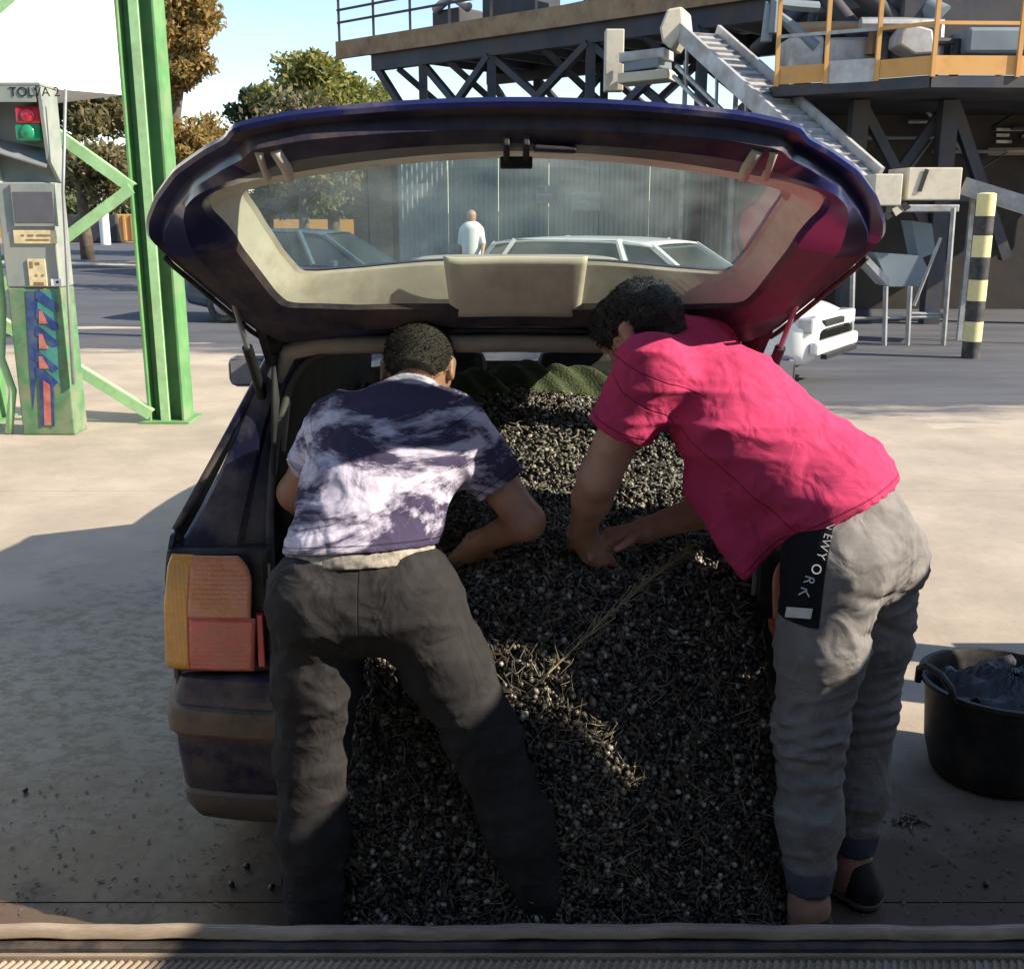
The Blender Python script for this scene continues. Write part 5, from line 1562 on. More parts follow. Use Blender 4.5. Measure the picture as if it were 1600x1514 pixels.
# control cabinet with signal lamps
YC = 8.35
def CP(px, py, off=0): p = P(px, py, YC); return Vector((p.x, YC + off, p.z))
cab = thing('control_cabinet', 'grey and green control cabinet with red and green signal lamps', 'cabinet', (CP(60, 676).x, YC + .2, 0))
cx0, cx1 = CP(16, 500).x, CP(100, 500).x
ztop = CP(60, 136).z; zmid = CP(60, 285).z; zgr = CP(60, 450).z
b = MB(); b.box2((cx0, YC, 0), (cx1, YC + .26, zgr)); b.build('lower_body', M['cab_green'], cab, bevel=.012)
b = MB(); b.box2((cx0, YC, zgr + .003), (cx1, YC + .26, zmid)); up_ = b.build('upper_body', M['cab_grey'], cab, bevel=.012)
# hooded lamp housing: back plate, two cheeks, roof
b = MB()
b.box2((cx0 - .02, YC + .16, zmid + .003), (cx1 + .01, YC + .26, ztop))
b.box2((cx0 - .03, YC - .06, ztop + .001), (cx1 + .02, YC + .26, ztop + .025))
hood = b.build('lamp_hood', M['cab_grey'], cab, bevel=.006)
for (xa, xb) in ((cx0 - .03, cx0 - .005), (cx1 - .012, cx1 + .013)):
    b = MB(); b.prism([(xa, YC - .05, ztop - .001), (xa, YC + .16, ztop - .001), (xa, YC + .16, zmid + .01), (xa, YC - .0, zmid + .16)], (0, 0, 0), (xb - xa, 0, 0)); b.build('cheek', M['cab_grey'], hood)
b = MB(); za = zmid + .20
b.prism([(cx0, YC + .158, za + .10), (cx1 - .014, YC + .158, za + .02), (cx1 - .014, YC - .02, za - .10), (cx0, YC - .02, za + .02)], (0, 0, 0), (0, 0, .012)); b.build('ledge', M['steel'], hood)
M['lamp_red'] = mat('red_signal_lens', (.62, .03, .06), .2, 0, .1, 30, coat=.5)
M['lamp_green'] = mat('green_signal_lens', (.02, .30, .13), .2, 0, .1, 30, coat=.5)
for (py, m_, nm) in ((180, 'lamp_red', 'red_lamp'), (207, 'lamp_green', 'green_lamp')):
    c = CP(43, py); b = MB(); b.box((c.x, YC + .08, c.z), (.19, .16, .125)); lm = b.build(nm, M[m_], hood, bevel=.02)
    b = MB(); b.lathe([(0, -.012), (.04, -.010), (.052, 0), (.055, .01)], (c.x, YC - .004, c.z), 20, 'y'); b.build('lens', M[m_], lm, smooth=True)
text_mesh('lettering', 'TOLVA 2', .092, Matrix.Translation((CP(60, 147).x, YC - .066, ztop - .045)) @ Matrix.Rotation(math.pi / 2, 4, 'X'), M['black'], hood)
b = MB(); b.box2((cx0, YC - .062, ztop - .11), (cx1 - .02, YC - .055, ztop)); b.build('name_plate', M['cab_grey'], hood)
def plate(name, px0, py0, px1, py1, m_, off=.008, parent=up_):
    a_, c_ = CP(px0, py0), CP(px1, py1); b = MB(); b.box2((a_.x, YC - off, c_.z), (c_.x, YC - .001, a_.z)); return b.build(name, m_, parent, bevel=.002)
M['screen'] = mat('dull_grey_screen', (.13, .135, .15), .25, 0, .1, 5)
M['yellow_paper'] = mat('yellowed_paper', (.72, .60, .34), .7, 0, .15, 20)
plate('screen_frame', 17, 287, 92, 354, M['cab_grey'], .02)
plate('screen', 22, 300, 88, 348, M['screen'], .024)
s1 = plate('name_card', 21, 360, 90, 381, M['yellow_paper'], .012)
b = MB()
for i, (x0, x1, y) in enumerate(((34, 39, 368), (44, 54, 368), (58, 80, 368), (42, 78, 375))):
    a_, c_ = CP(x0, y - 1.2), CP(x1, y + 1.2); b.box2((a_.x, YC - .0145, c_.z), (c_.x, YC - .0122, a_.z))
b.build('card_line', M['rust'], s1)
s2 = plate('warning_sheet', 43, 405, 75, 447, M['yellow_paper'], .012)
b = MB()
for (x0, y0, x1, y1) in ((47, 409, 53, 419), (56, 410, 63, 414), (56, 429, 60, 432), (66, 429, 70, 432), (54, 441, 70, 446)):
    a_, c_ = CP(x0, y0), CP(x1, y1); b.box2((a_.x, YC - .0145, c_.z), (c_.x, YC - .0122, a_.z))
b.build('sheet_mark', M['rust'], s2)
s3 = plate('white_label', 80, 436, 97, 447, M['white'], .012); plate('label_mark', 88, 439, 93, 443, M['black'], .014, s3)
low = [o for o in cab.children if o.name.startswith('lower_body')][0]
M['blue'] = mat('faded_blue_paint', (.02, .045, .20), .6, 0, .25, 12, dust=((.10, .16, .17), .35, 9))
M['redpaint'] = mat('faded_red_paint', (.48, .13, .10), .6, 0, .2, 12, dust=((.5, .3, .22), .35, 9))
M['teal'] = mat('teal_paint', (.06, .26, .22), .6, 0, .2, 12)
def mark(name, poly, m_, off):
    q = [CP(x, y, -off) for (x, y) in poly]; b = MB(); b.prism(q, (0, 0, 0), (0, .002, 0)); return b.build(name, m_, low)
mark('blue_field', [(40, 455), (58, 455), (60, 560), (52, 640), (46, 560)], M['blue'], .004)
mark('teal_field', [(58, 455), (87, 455), (92, 598), (62, 570)], M['teal'], .003)
for i, y in enumerate((455, 485, 512, 552, 575)):
    mark('blue_chevron', [(56, y), (62, y - 2), (91, y + 22), (91, y + 34 - 3 * i), (84, y + 30), (56, y + 12)], M['blue'], .007)
for (y0, y1, w) in ((486, 506, 9), (522, 545, 10), (557, 576, 11)):
    mark('red_wedge', [(61, y0), (66, y0), (66 + w, y1), (62, y1)], M['redpaint'], .009)
mark('red_bar', [(68, 594), (79, 602), (81, 664), (70, 664)], M['redpaint'], .009)
mark('blue_edge', [(62, 588), (67.5, 592), (69.5, 666), (65, 666)], M['blue'], .009)
mark('blue_edge', [(79.5, 596), (84, 594), (86, 666), (82, 666)], M['blue'], .009)
b = MB(); b.tube([CP(105, 140, -.03), CP(101, 300, -.03), CP(106, 380, -.04), CP(109, 460, -.03), CP(116, 600, -.02)], .012, 6); b.build('conduit', M['steel'], cab, smooth=True)

# ------------------------------------------------------------------ striped post, right
g0 = G(1516, 560); bo = thing('striped_post', 'tall round post banded in black and yellow beside the processing plant', 'post', tuple(g0))
ht = P(1530, 303, g0.y).z; rad = .105
M['yellow'] = mat('yellow_band_paint', (.74, .64, .30), .6, 0, .12, 8, dust=((.6, .5, .28), .3, 8))
M['blackband'] = mat('black_band_paint', (.028, .028, .032), .6, 0, .3, 8, dust=((.12, .10, .09), .35, 8))
ysb = [560, 533, 502, 470, 437, 402, 368, 338, 303]
zs = [P(1516 + 14 * (560 - y) / 257, y, g0.y).z for y in ysb]; zs[0] = 0
for i in range(len(zs) - 1):
    b = MB(); b.lathe([(rad, zs[i]), (rad, zs[i + 1] - .002)] + ([(rad - .03, ht + .01), (0, ht + .015)] if i == len(zs) - 2 else []), (g0.x, g0.y, 0), 28)
    b.build('band', M['blackband'] if i % 2 == 0 else M['yellow'], bo, smooth='auto')

# ------------------------------------------------------------------ cars in the yard
def yard_car(name, label, loc, rot, paint, Lc=4.1, Wc=1.66, Hc=1.40):
    """hatchback built along +x (nose at +x)"""
    root = thing(name, label, 'car', (0, 0, 0))
    hw = Wc / 2
    st = [(-.5, .55, .34, .80), (-.485, .90, .26, .92), (-.40, .99, .20, .95), (-.1, 1.0, .19, .93), (.18, 1.0, .19, .91), (.30, .99, .20, .87), (.42, .95, .22, .80), (.485, .86, .27, .70), (.5, .62, .36, .60)]
    X_ = [a[0] for a in st]
    def stn(x, k): return float(np.interp(x, X_, [a[k] for a in st]))
    b = MB()
    def f(u, v):
        x = -.5 + v; w, z0, z1 = hw * stn(x, 1), stn(x, 2), stn(x, 3)
        t = u * 2 * math.pi; cs, sn = math.cos(t), math.sin(t)
        k = .28
        return (x * Lc, w * math.copysign(abs(cs) ** k, cs), (z0 + z1) / 2 + (z1 - z0) / 2 * math.copysign(abs(sn) ** .45, sn))
    b.grid(f, 48, 44, close_u=True)
    b.build('body', paint, root, smooth=True)
    # cabin
    cb = [(-.47, .93, .90), (-.36, .80, Hc - .02), (-.22, .78, Hc), (.02, .76, Hc - .02), (.10, .74, Hc - .07), (.24, .88, .90)]
    b = MB()
    def cabin(t, e, q):   # t along, e 0 belt 1 roof
        i = min(int(t * 3), 2)
        return None
    low_ = [(-.475 * Lc, .90), (-.40 * Lc, .905), (.05 * Lc, .90), (.255 * Lc, .86)]
    top_ = [(-.40 * Lc, Hc - .04), (-.33 * Lc, Hc), (-.02 * Lc, Hc), (.07 * Lc, Hc - .05)]
    rings = []
    for e in np.linspace(0, 1, 6):
        rg = []
        for s in (1, -1):
            seq = range(4) if s == 1 else range(3, -1, -1)
            for i in seq:
                x = low_[i][0] + (top_[i][0] - low_[i][0]) * e; z = low_[i][1] + (top_[i][1] - low_[i][1]) * e
                y = s * (hw * .93 + (hw * .70 - hw * .93) * e) * (1 if i in (1, 2) else .93)
                rg.append((x, y, z))
        rings.append(rg)
    loft(b, rings); b.build('glasshouse', M.setdefault('cglass', mat('dark_car_glass', (.035, .05, .055), .08, 0, .1, 3, coat=.3)), root)
    b = MB(); b.grid(lambda u, v: (-.405 * Lc + .48 * Lc * u, hw * .72 * (2 * v - 1), Hc - .045 * (abs(2 * u - 1) ** 3) - .03 * abs(2 * v - 1) ** 4 + .016), 14, 10); b.build('roof', paint, root, smooth=True, solid=.02)
    for s in (1, -1):
        for (l, t) in ((0, 0), (1, 1), (2, 2), (3, 3)):
            b = MB(); x = [low_[l][0], top_[t][0]]; ff = 1 if l in (1, 2) else .93
            b.beam((x[0], s * hw * .935 * ff, low_[l][1]), (x[1], s * hw * .705 * ff, top_[t][1]), .055, .05); b.build('pillar', paint, root)
        b = MB(); b.box((.470 * Lc, s * hw * .66, .645), (.16, .34, .15), Matrix.Rotation(s * -.22, 3, 'Z')); b.build('headlamp', M.setdefault('hl', mat('headlamp_glass', (.55, .57, .58), .12, .4, .1, 20)), root, bevel=.02)
        for xw in (-.31 * Lc, .31 * Lc):
            b = MB(); b.lathe([(0, .06), (.17, .07), (.25, .095), (.29, .08), (.295, 0), (.29, -.08), (0, -.08)], (xw, s * (hw - .075), .295), 28, 'y')
            if s < 0: b.v = [(p[0], 2 * s * (hw - .075) - p[1], p[2]) for p in b.v]
            wl_ = b.build('wheel', M['rubber'], root, smooth='auto')
            b = MB(); b.lathe([(0, .09), (.15, .10), (.175, .085)], (xw, s * (hw - .075), .295), 24, 'y')
            if s < 0: b.v = [(p[0], 2 * s * (hw - .075) - p[1], p[2]) for p in b.v]
            b.build('rim', M['steel'], wl_, smooth='auto')
        b = MB(); b.box((.14 * Lc, s * (hw + .05), .93), (.09, .14, .10)); b.build('door_mirror', paint, root, bevel=.02)
    b = MB(); b.box((.492 * Lc, 0, .62), (.05, .62, .10)); b.build('grille', M['black'], root, bevel=.01)
    b = MB(); b.box((.50 * Lc, 0, .43), (.09, Wc * .80, .13)); b.build('bumper', paint, root, bevel=.03)
    b = MB(); b.box((.512 * Lc, 0, .345), (.06, Wc * .6, .045)); b.build('bumper_slot', M['black'], root)
    root.location = loc; root.rotation_euler = (0, 0, rot)
    return root
M['carwhite'] = mat('white_car_paint', (.74, .74, .72), .25, 0, .03, 3, coat=.5)
M['carblue'] = mat('steel_blue_car_paint', (.06, .10, .14), .25, 0, .1, 3, coat=.5)
wc = G(1306, 604)
yard_car('parked_car', 'white hatchback parked nose towards us behind the pink-shirted man', (wc.x - 1.75, wc.y + 1.15, .004), math.radians(-33), M['carwhite'])
yard_car('parked_car', 'steel blue car with pale roof seen through the left of the raised rear window', (P(520, 420, 17).x - .3, 17.6, .004), math.radians(-12), M['carblue'])

# ------------------------------------------------------------------ processing plant
pl = thing('processing_plant', 'dark steel olive processing plant with raised decks and trusses across the back', 'plant', (6, 22, 0))
Lp = Vector((P(527, 72, 30).x, 30, P(527, 72, 30).z)); dz_ = Lp.z
Rp = P(1010, 2, 23.4); dirp = Vector((Rp.x - Lp.x, Rp.y - Lp.y, 0)).normalized(); per = Vector((-dirp.y, dirp.x, 0)); per = per if per.y > 0 else -per
def D(s, t, z): return Lp + dirp * s + per * t + Vector((0, 0, z))
b = MB(); b.beam(D(0, 0, -.12), D(17, 0, -.12), .12, .42); fas = b.build('fascia', M['rust'], pl)
b = MB(); b.prism([D(.05, .07, -.02), D(17, .07, -.02), D(17, 5, -.02), D(.05, 5, -.02)], (0, 0, 0), (0, 0, -.12)); b.build('deck', M['dk_steel'], pl)
for s in np.arange(0.06, 16, 1.35):
    b = MB(); b.beam(D(s, .03, .09), D(s, .03, 1.2), .06, .06); b.build('rail_post', M['dk_steel'], pl)
for z in (.55, .85, 1.15):
    b = MB(); b.beam(D(0, .035, z), D(16, .035, z), .05, .05); b.build('rail', M['dk_steel'], pl)
for (s, t, z0, w, h_) in ((2.0, 2.4, .0, 1.0, .9), (4.4, 2.2, 0, 1.8, 1.3), (7.5, 2.5, 0, 1.5, 1.8)):
    b = MB(); b.box(D(s, t, z0 + h_ / 2 + .0), (w, .9, h_), Matrix.Rotation(math.atan2(dirp.y, dirp.x), 3, 'Z')); mach = b.build('machine', M['dk_steel'], pl, bevel=.05)
    b = MB(); b.tube([D(s - w * .3, t - .5, z0 + h_), D(s + w * .4, t - .6, z0 + h_ + .25), D(s + w, t - .6, z0 + h_ - .1)], .12, 10); b.build('pipe', M['silver'], mach, smooth=True)
def strut(a_, c_, w=.16, m_='dk_steel', nm='strut'):
    b = MB(); b.beam(a_, c_, w, w); return b.build(nm, M[m_], pl)
zl = -3.2
b = MB(); b.beam(D(1.2, .2, -.45), D(17, .2, -.45), .2, .5); b.build('girder', M['dk_steel'], pl)
b = MB(); b.beam(D(1.2, 4.4, -.45), D(17, 4.4, -.45), .2, .5); b.build('girder', M['dk_steel'], pl)
for t in (.2, 4.4):
    strut(D(1.3, t, -.6), D(3.0, t, -2.5))
    for s in (3.0, 5.3, 8.2, 11):
        strut(D(s, t, -.7), D(s, t, -dz_), .2, nm='column')
    for (s0, s1) in ((3.0, 5.3), (5.3, 8.2), (8.2, 11)):
        strut(D(s0, t + .05, -.7), D(s1, t + .05, -2.7), .15); strut(D(s1, t - .08, -.7), D(s0, t - .08, -2.7), .15)
        strut(D(s0, t, -2.8), D(s1, t, -2.8), .15)
for s in (2.1, 3.9, 6.9, 9.6): strut(D(s, .2, -.7), D(s + 1.2, 2.3, -2.6), .13)
# lower platform with orange kick boards
zp = P(1500, 116, 15.5).z
def PP(px, Y, dz=0): return Vector(((px - CX) / FPX * (Y * cP - (zp - CAM_H) * sP), Y, zp + dz))
pts = [PP(1212, 16.6), PP(1368, 15.9), PP(1456, 15.4), PP(1990, 15.6)]
b = MB(); b.prism([p + Vector((0, .06, -.02)) for p in pts] + [Vector((13.5, 26, zp - .02)), Vector((4.2, 26, zp - .02))], (0, 0, 0), (0, 0, -.16)); b.build('platform_deck', M['dk_steel'], pl)
for i, (a_, c_) in enumerate(zip(pts[:-1], pts[1:])):
    dd = (c_ - a_)
    segs = [(0, .48, 'orange'), (.49, 1, 'silver')] if i == 0 else [(0, 1, 'orange')]
    for (t0, t1, m_) in segs:
        b = MB(); b.beam(a_ + dd * (t0 + .003) + Vector((0, 0, .10)), a_ + dd * (t1 - .003) + Vector((0, 0, .10)), .03, .24 if m_ == 'orange' else .30); b.build('kick_board', M[m_], pl)
    b = MB(); b.beam(a_ + Vector((0, .03, -.11)), c_ + Vector((0, .03, -.11)), .08, .14); b.build('edge_channel', M['dk_steel'], pl)
    nps = [0, .5, 1] if i == 0 else ([1] if i == 1 else [.245, .5, .75])
    for t in nps:
        p = a_ + dd * t; b = MB(); b.beam(p + Vector((0, -.03, -.05)), p + Vector((0, -.03, 1.25)), .055, .055); b.build('rail_post', M['orange'], pl)
    for z in (.62, 1.22):
        b = MB(); b.beam(a_ + Vector((0, -.03, z)), c_ + Vector((0, -.03, z)), .04, .045); b.build('rail', M['orange'] if i else M['steel'], pl)
# machinery on the platform
for (px, py, Y, w, h_, m_) in ((1530, 40, 17.2, 2.6, 1.1, 'dk_steel'), (1640, 20, 18, 3.0, 1.6, 'dk_steel'), (1330, 92, 17.6, .9, .5, 'silver'), (1560, 70, 16.6, 1.2, .35, 'greyblue'), (1250, 95, 17.6, .5, .6, 'silver')):
    c = P(px, py, Y); b = MB(); b.box(c, (w, .8, h_)); b.build('machine', M[m_], pl, bevel=.05)
for (a_, c_, r_, m_) in ((P(1330, -30, 17), P(1420, 60, 17), .16, 'dk_steel'), (P(1390, -20, 17.4), P(1470, 30, 16.8), .2, 'greyblue'), (P(1280, -20, 18), P(1360, 80, 17.6), .14, 'dk_steel'), (P(1180, 80, 19), P(1270, 0, 18), .12, 'dk_steel'), (P(1245, 110, 18), P(1275, 10, 18), .07, 'dk_steel')):
    b = MB(); b.tube([a_, a_.lerp(c_, .5), c_], r_, 10); b.build('pipe', M[m_], pl, smooth='auto')
c = P(1440, 62, 16.1); b = MB(); b.prism([P(1408, 52, 16.1), P(1420, 36, 16.1), P(1458, 46, 16.1), P(1462, 84, 16.1), P(1430, 86, 16.1), P(1405, 70, 16.1)], (0, 0, 0), (0, .5, 0)); b.build('motor_cover', M['silver'], pl, bevel=.03)
# legs and bracing beneath
for (px, Y) in ((1345, 17.0), (1485, 17.0), (1680, 17.0), (1350, 21), (1560, 21)):
    x = PP(px, Y).x; strut((x, Y, 0), (x, Y, zp - .2), .24, nm='column')
strut(PP(1345, 17, -.2), Vector((PP(1485, 17).x, 17.05, 1.2)), .14); strut(PP(1485, 17.2, -.2), Vector((PP(1345, 17).x, 17.2, 1.2)), .14)
strut(PP(1490, 17, -.2), Vector((PP(1600, 17).x, 17, 1.0)), .16); strut(Vector((PP(1345, 17).x, 16.95, 1.9)), Vector((PP(1690, 17).x, 16.95, 1.9)), .12)
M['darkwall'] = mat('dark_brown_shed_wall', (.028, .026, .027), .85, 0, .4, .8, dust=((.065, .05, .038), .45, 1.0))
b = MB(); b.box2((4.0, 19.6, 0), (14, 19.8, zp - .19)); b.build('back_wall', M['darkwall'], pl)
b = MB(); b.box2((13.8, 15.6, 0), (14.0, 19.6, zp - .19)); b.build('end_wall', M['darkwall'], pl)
for (px0, px1, py) in ((1566, 1640, 168), (1556, 1640, 203), (1556, 1576, 212), (1556, 1580, 222), (1596, 1660, 214)):
    a_, c_ = P(px0, py, 19.5), P(px1, py, 19.5); b = MB(); b.beam(a_, c_, .06, .05); b.build('shelf', M['steel'], pl)
a_, c_ = P(1540, 238, 19.4), P(1700, 236, 19.4); b = MB(); b.beam(a_, c_, .2, .12); b.build('beam', M['rust'], pl)
rp_ = random.Random(12)
for i in range(26):      # pipe runs, cable trays and hangers on both decks
    if i < 14:
        s0 = rp_.uniform(1.5, 13); t0 = rp_.uniform(.4, 3.5); z0 = rp_.uniform(.25, 1.5); L0 = rp_.uniform(.8, 3)
        a_, c_ = D(s0, t0, z0), D(s0 + L0, t0 + rp_.uniform(-.4, .4), z0 + rp_.choice([0, 0, .5, -.3]))
    else:
        a_ = P(rp_.uniform(1220, 1640), rp_.uniform(-10, 85), rp_.uniform(16.3, 18.5)); c_ = a_ + Vector((rp_.uniform(-1.4, 1.4), rp_.uniform(-.3, .6), rp_.choice([0, 0, rp_.uniform(-.6, .6)])))
    b = MB(); b.tube([a_, a_.lerp(c_, .5), c_, c_ + Vector((0, 0, -rp_.uniform(.2, .7)))], rp_.uniform(.03, .11), 9); b.build('pipe', M[rp_.choice(['dk_steel', 'steel', 'greyblue', 'rust', 'dk_steel'])], pl, smooth='auto')
for i in range(9):
    s0 = 1.8 + i * 1.1; b = MB(); b.beam(D(s0, .25, -.35), D(s0, 4.3, -.35), .1, .22); b.build('joist', M['dk_steel'], pl)
for i in range(10):      # conduits and shelves against the dark wall beneath the platform
    px = rp_.uniform(1340, 1640); a_ = P(px, rp_.uniform(150, 250), 19.3); b = MB(); b.tube([a_, a_ + Vector((rp_.uniform(.3, 1.4), 0, 0)), a_ + Vector((rp_.uniform(.3, 1.4), 0, -rp_.uniform(.3, 1.2)))], .035, 7); b.build('conduit', M[rp_.choice(['steel', 'dk_steel', 'greyblue'])], pl, smooth='auto')
# inclined conveyor
cv = thing('inclined_conveyor', 'long silver belt conveyor sloping down from the upper deck towards the tan boxes', 'conveyor', tuple(Vector((4.2, 16, 0))))
ct, cb_ = P(1092, 52, 18.6), P(1340, 276, 14.9); ax = (cb_ - ct).normalized(); sx = Vector((ax.y, -ax.x, 0)).normalized(); sx = sx if sx.x > 0 else -sx; nz_ = sx.cross(ax); nz_ = nz_ if nz_.z > 0 else -nz_
def CV(t, s, n): return ct.lerp(cb_, t) + sx * s + nz_ * n
b = MB(); b.beam(CV(0, 0, -.03), CV(1, 0, -.03), .62, .05, nz_); b.build('belt', M['silver'], cv)
for s in (-.36, .36):
    b = MB(); b.beam(CV(-.01, s, 0), CV(1, s, 0), .06, .26, nz_); b.build('side_channel', M['silver'], cv)
for i in range(22):
    b = MB(); b.beam(CV(.02 + i * .045, -.30, .015), CV(.02 + i * .045, .30, .015), .03, .035, nz_); b.build('cleat', M['steel'], cv)
for n in (-.45, -.62):
    b = MB(); b.beam(CV(.05, -.38, n), CV(.9, -.38, n), .05, .05); b.build('truss_rail', M['steel'], cv)
for t in (.08, .3, .5, .72, .9):
    b = MB(); b.beam(CV(t, -.38, -.1), CV(t + .07, -.38, -.62), .04, .04); b.build('truss_web', M['steel'], cv)
b = MB(); hc = P(1060, 46, 18.5); b.prism([P(1030, 44, 18.4), P(1042, 14, 18.4), P(1066, 10, 18.4), P(1070, 46, 18.4), P(1048, 78, 18.4), P(1034, 66, 18.4)], (0, 0, 0), (.25, .7, 0)); b.build('head_box', M['cream'], cv, bevel=.04)
for px in (1072, 1150):
    a_ = P(px, 96 + (px - 1072) * .6, 18.4); b = MB(); b.beam(a_, (a_.x, a_.y, 0), .07, .07); b.build('leg', M['steel'], cv)
# stacked trays beside the head box
for (x0, x1, y, m_) in ((975, 1046, 90, 'silver'), (972, 1050, 122, 'cream'), (985, 1040, 104, 'greyblue')):
    a_, c_ = P(x0, y + 4, 19.5), P(x1, y - 4, 19.2); b = MB(); b.beam(a_, c_, .6, .16)
    tag(b.build('sorting_tray', M[m_], bevel=.02), {'silver': 'grey sheet metal tray, upper one under the conveyor head', 'cream': 'cream sheet metal tray, lowest one under the conveyor head', 'greyblue': 'dark blue-grey tray between two paler ones under the conveyor head'}[m_], 'tray', 'trays under the conveyor head')
b = MB(); a_ = P(959, 96, 20); b.box(a_, (.32, .3, 1.0)); tag(b.build('vent_duct', M['cream'], bevel=.02), 'upright tan duct hanging under the brown deck edge', 'duct')
# tan weighing boxes, chute and pipe frame
bx_ = thing('weighing_machine', 'tan box machine on thin steel legs with a steel chute beside the striped post', 'machine', tuple(G(1420, 532)))
def block(name, px0, py0, px1, py1, Y, dep, m_, par=None):
    a_, c_ = P(px0, py1, Y), P(px1, py0, Y); b = MB(); b.box2((a_.x, Y, a_.z), (c_.x, Y + dep, c_.z)); return b.build(name, M[m_], par or bx_, bevel=.015)
block('tan_box', 1364, 272, 1412, 322, 14.3, .8, 'cream'); block('tan_box', 1416, 262, 1505, 313, 14.5, .8, 'cream')
block('shelf_plate', 1408, 320, 1500, 332, 14.35, .6, 'steel')
b = MB(); b.prism([P(1345, 402, 14.4), P(1356, 400, 14.4), P(1390, 436, 14.4), P(1388, 448, 14.4)], (0, 0, 0), (0, .5, 0)); b.build('chute_side', M['silver'], bx_)
b = MB(); b.prism([P(1368, 395, 14.6), P(1440, 400, 14.6), P(1450, 420, 14.6), P(1436, 448, 14.6), P(1390, 448, 14.6)], (0, 0, 0), (0, .5, 0)); b.build('chute', M['greyblue'], bx_)
b = MB(); b.prism([P(1424, 345, 14.8), P(1456, 350, 14.8), P(1462, 395, 14.8), P(1436, 405, 14.8)], (0, 0, 0), (0, .4, 0)); b.build('guard', M['greyblue'], bx_)
for (x0, y0, x1, y1) in ((1333, 405, 1330, 536), (1384, 448, 1382, 536), (1422, 448, 1418, 536), (1490, 325, 1474, 536)):
    b = MB(); p0 = P(x0, y0, 14.2); p1 = G(x1, y1); b.tube([(p0.x, 14.2, p0.z), (P(x1, y1, 14.2).x, 14.2, .004)], .034, 8); b.build('leg', M['steel'], bx_, smooth='auto')
for (x0, y0, x1, y1) in ((1333, 498, 1474, 495), (1424, 490, 1474, 491), (1470, 372, 1428, 478)):
    b = MB(); b.tube([P(x0, y0, 14.25), P(x1, y1, 14.25)], .022, 8); b.build('rail', M['steel'], bx_, smooth='auto')
for i in range(3):
    b = MB(); b.prism([P(1380 + i * 14, 334 - i * 7, 14.28), P(1388 + i * 14, 330 - i * 7, 14.28), P(1396 + i * 14, 338 - i * 7, 14.28), P(1386 + i * 14, 345 - i * 7, 14.28)], (0, 0, 0), (0, .02, 0)); b.build('hazard_stripe', M['black'] if i % 2 == 0 else M['cream'], bx_)
b = MB(); b.prism([P(1446, 264, 14.48), P(1452, 266, 14.48), P(1440, 300, 14.48), P(1434, 300, 14.48)], (0, 0, 0), (0, .01, 0)); b.build('hazard_stripe', M['black'], bx_)
# second small conveyor to the right of the post
c2 = thing('side_conveyor', 'short grey conveyor sloping away behind the striped post', 'conveyor', tuple(Vector((6.5, 14.8, 0))))
a_, c_ = P(1490, 296, 14.9), P(1700, 362, 14.2)
b = MB(); b.beam(a_, c_, .55, .07); b.build('belt', M['silver'], c2)
b = MB(); b.beam(a_ + Vector((0, -.3, .05)), c_ + Vector((0, -.3, .05)), .05, .2); b.build('side_channel', M['steel'], c2)
for t in (.15, .85):
    p = a_.lerp(c_, t); b = MB(); b.beam(p, (p.x, p.y, 0), .06, .06); b.build('leg', M['steel'], c2)

# ------------------------------------------------------------------ corrugated shed and pale lodge seen through the rear window
sh = thing('corrugated_shed', 'grey-green corrugated shed standing behind the car', 'shed', (2, 24, 0))
M['shed'] = mat('weathered_green_grey_sheet', (.26, .30, .28), .6, .1, .12, .8, dust=((.34, .34, .30), .4, .7))
M['shed2'] = mat('blue_grey_sheet', (.22, .27, .28), .6, .1, .12, .8)
xs0, xs1, ysh, hsh = P(622, 300, 24).x, P(1330, 300, 24).x, 24.0, P(800, 186, 24).z
npan = 9
for k in range(npan):
    a_, c_ = xs0 + (xs1 - xs0) * k / npan, xs0 + (xs1 - xs0) * (k + 1) / npan - .012
    b = MB(); nn = 40
    b.grid(lambda u, v: (a_ + (c_ - a_) * u, ysh + .025 * math.sin(u * nn / 2 * math.pi), hsh * v), nn + 1, 2); b.build('wall_sheet', M['shed2'] if k < 2 else M['shed'], sh, smooth=True)
b = MB(); b.box2((xs0 - .2, ysh - .25, hsh), (xs1 + .2, ysh + 6, hsh + .12)); b.build('roof', M['shed2'], sh)
b = MB(); b.box2((xs0, ysh + .1, 0), (xs0 + .1, ysh + 6, hsh - .005)); b.build('side_wall', M['shed2'], sh)
for (px0, py0, px1, py1) in ((838, 290, 868, 318), (893, 300, 938, 330)):
    q0, q1 = P(px0, py1, ysh - .05), P(px1, py0, ysh - .05)
    b = MB(); b.box2((q0.x, ysh - .07, q0.z), (q1.x, ysh - .03, q1.z)); wn_ = b.build('window', M['steel'], sh)
    for i in range(2):
        for j in range(2):
            w_, h_ = (q1.x - q0.x) / 2, (q1.z - q0.z) / 2
            b = MB(); b.box2((q0.x + i * w_ + .03, ysh - .085, q0.z + j * h_ + .03), (q0.x + (i + 1) * w_ - .03, ysh - .071, q0.z + (j + 1) * h_ - .03)); b.build('pane', M.setdefault('skyglass', mat('sky_reflecting_glass', (.35, .45, .52), .1, .6, .1, 2)), wn_)
lg = thing('pale_lodge', 'small cream building with brown columns left of the shed, seen through the rear window', 'building', (P(590, 330, 26).x, 26, 0))
q0, q1 = P(556, 360, 26).x, P(616, 360, 26).x; hz = P(590, 225, 26).z
b = MB(); b.box2((q0, 26, 0), (q1, 29, hz)); b.build('wall', M['cream'], lg)
for px in (563, 602):
    x = P(px, 300, 25.7).x; b = MB(); b.box2((x - .16, 25.6, 0), (x + .16, 25.9, hz)); b.build('column', M['wood'], lg)
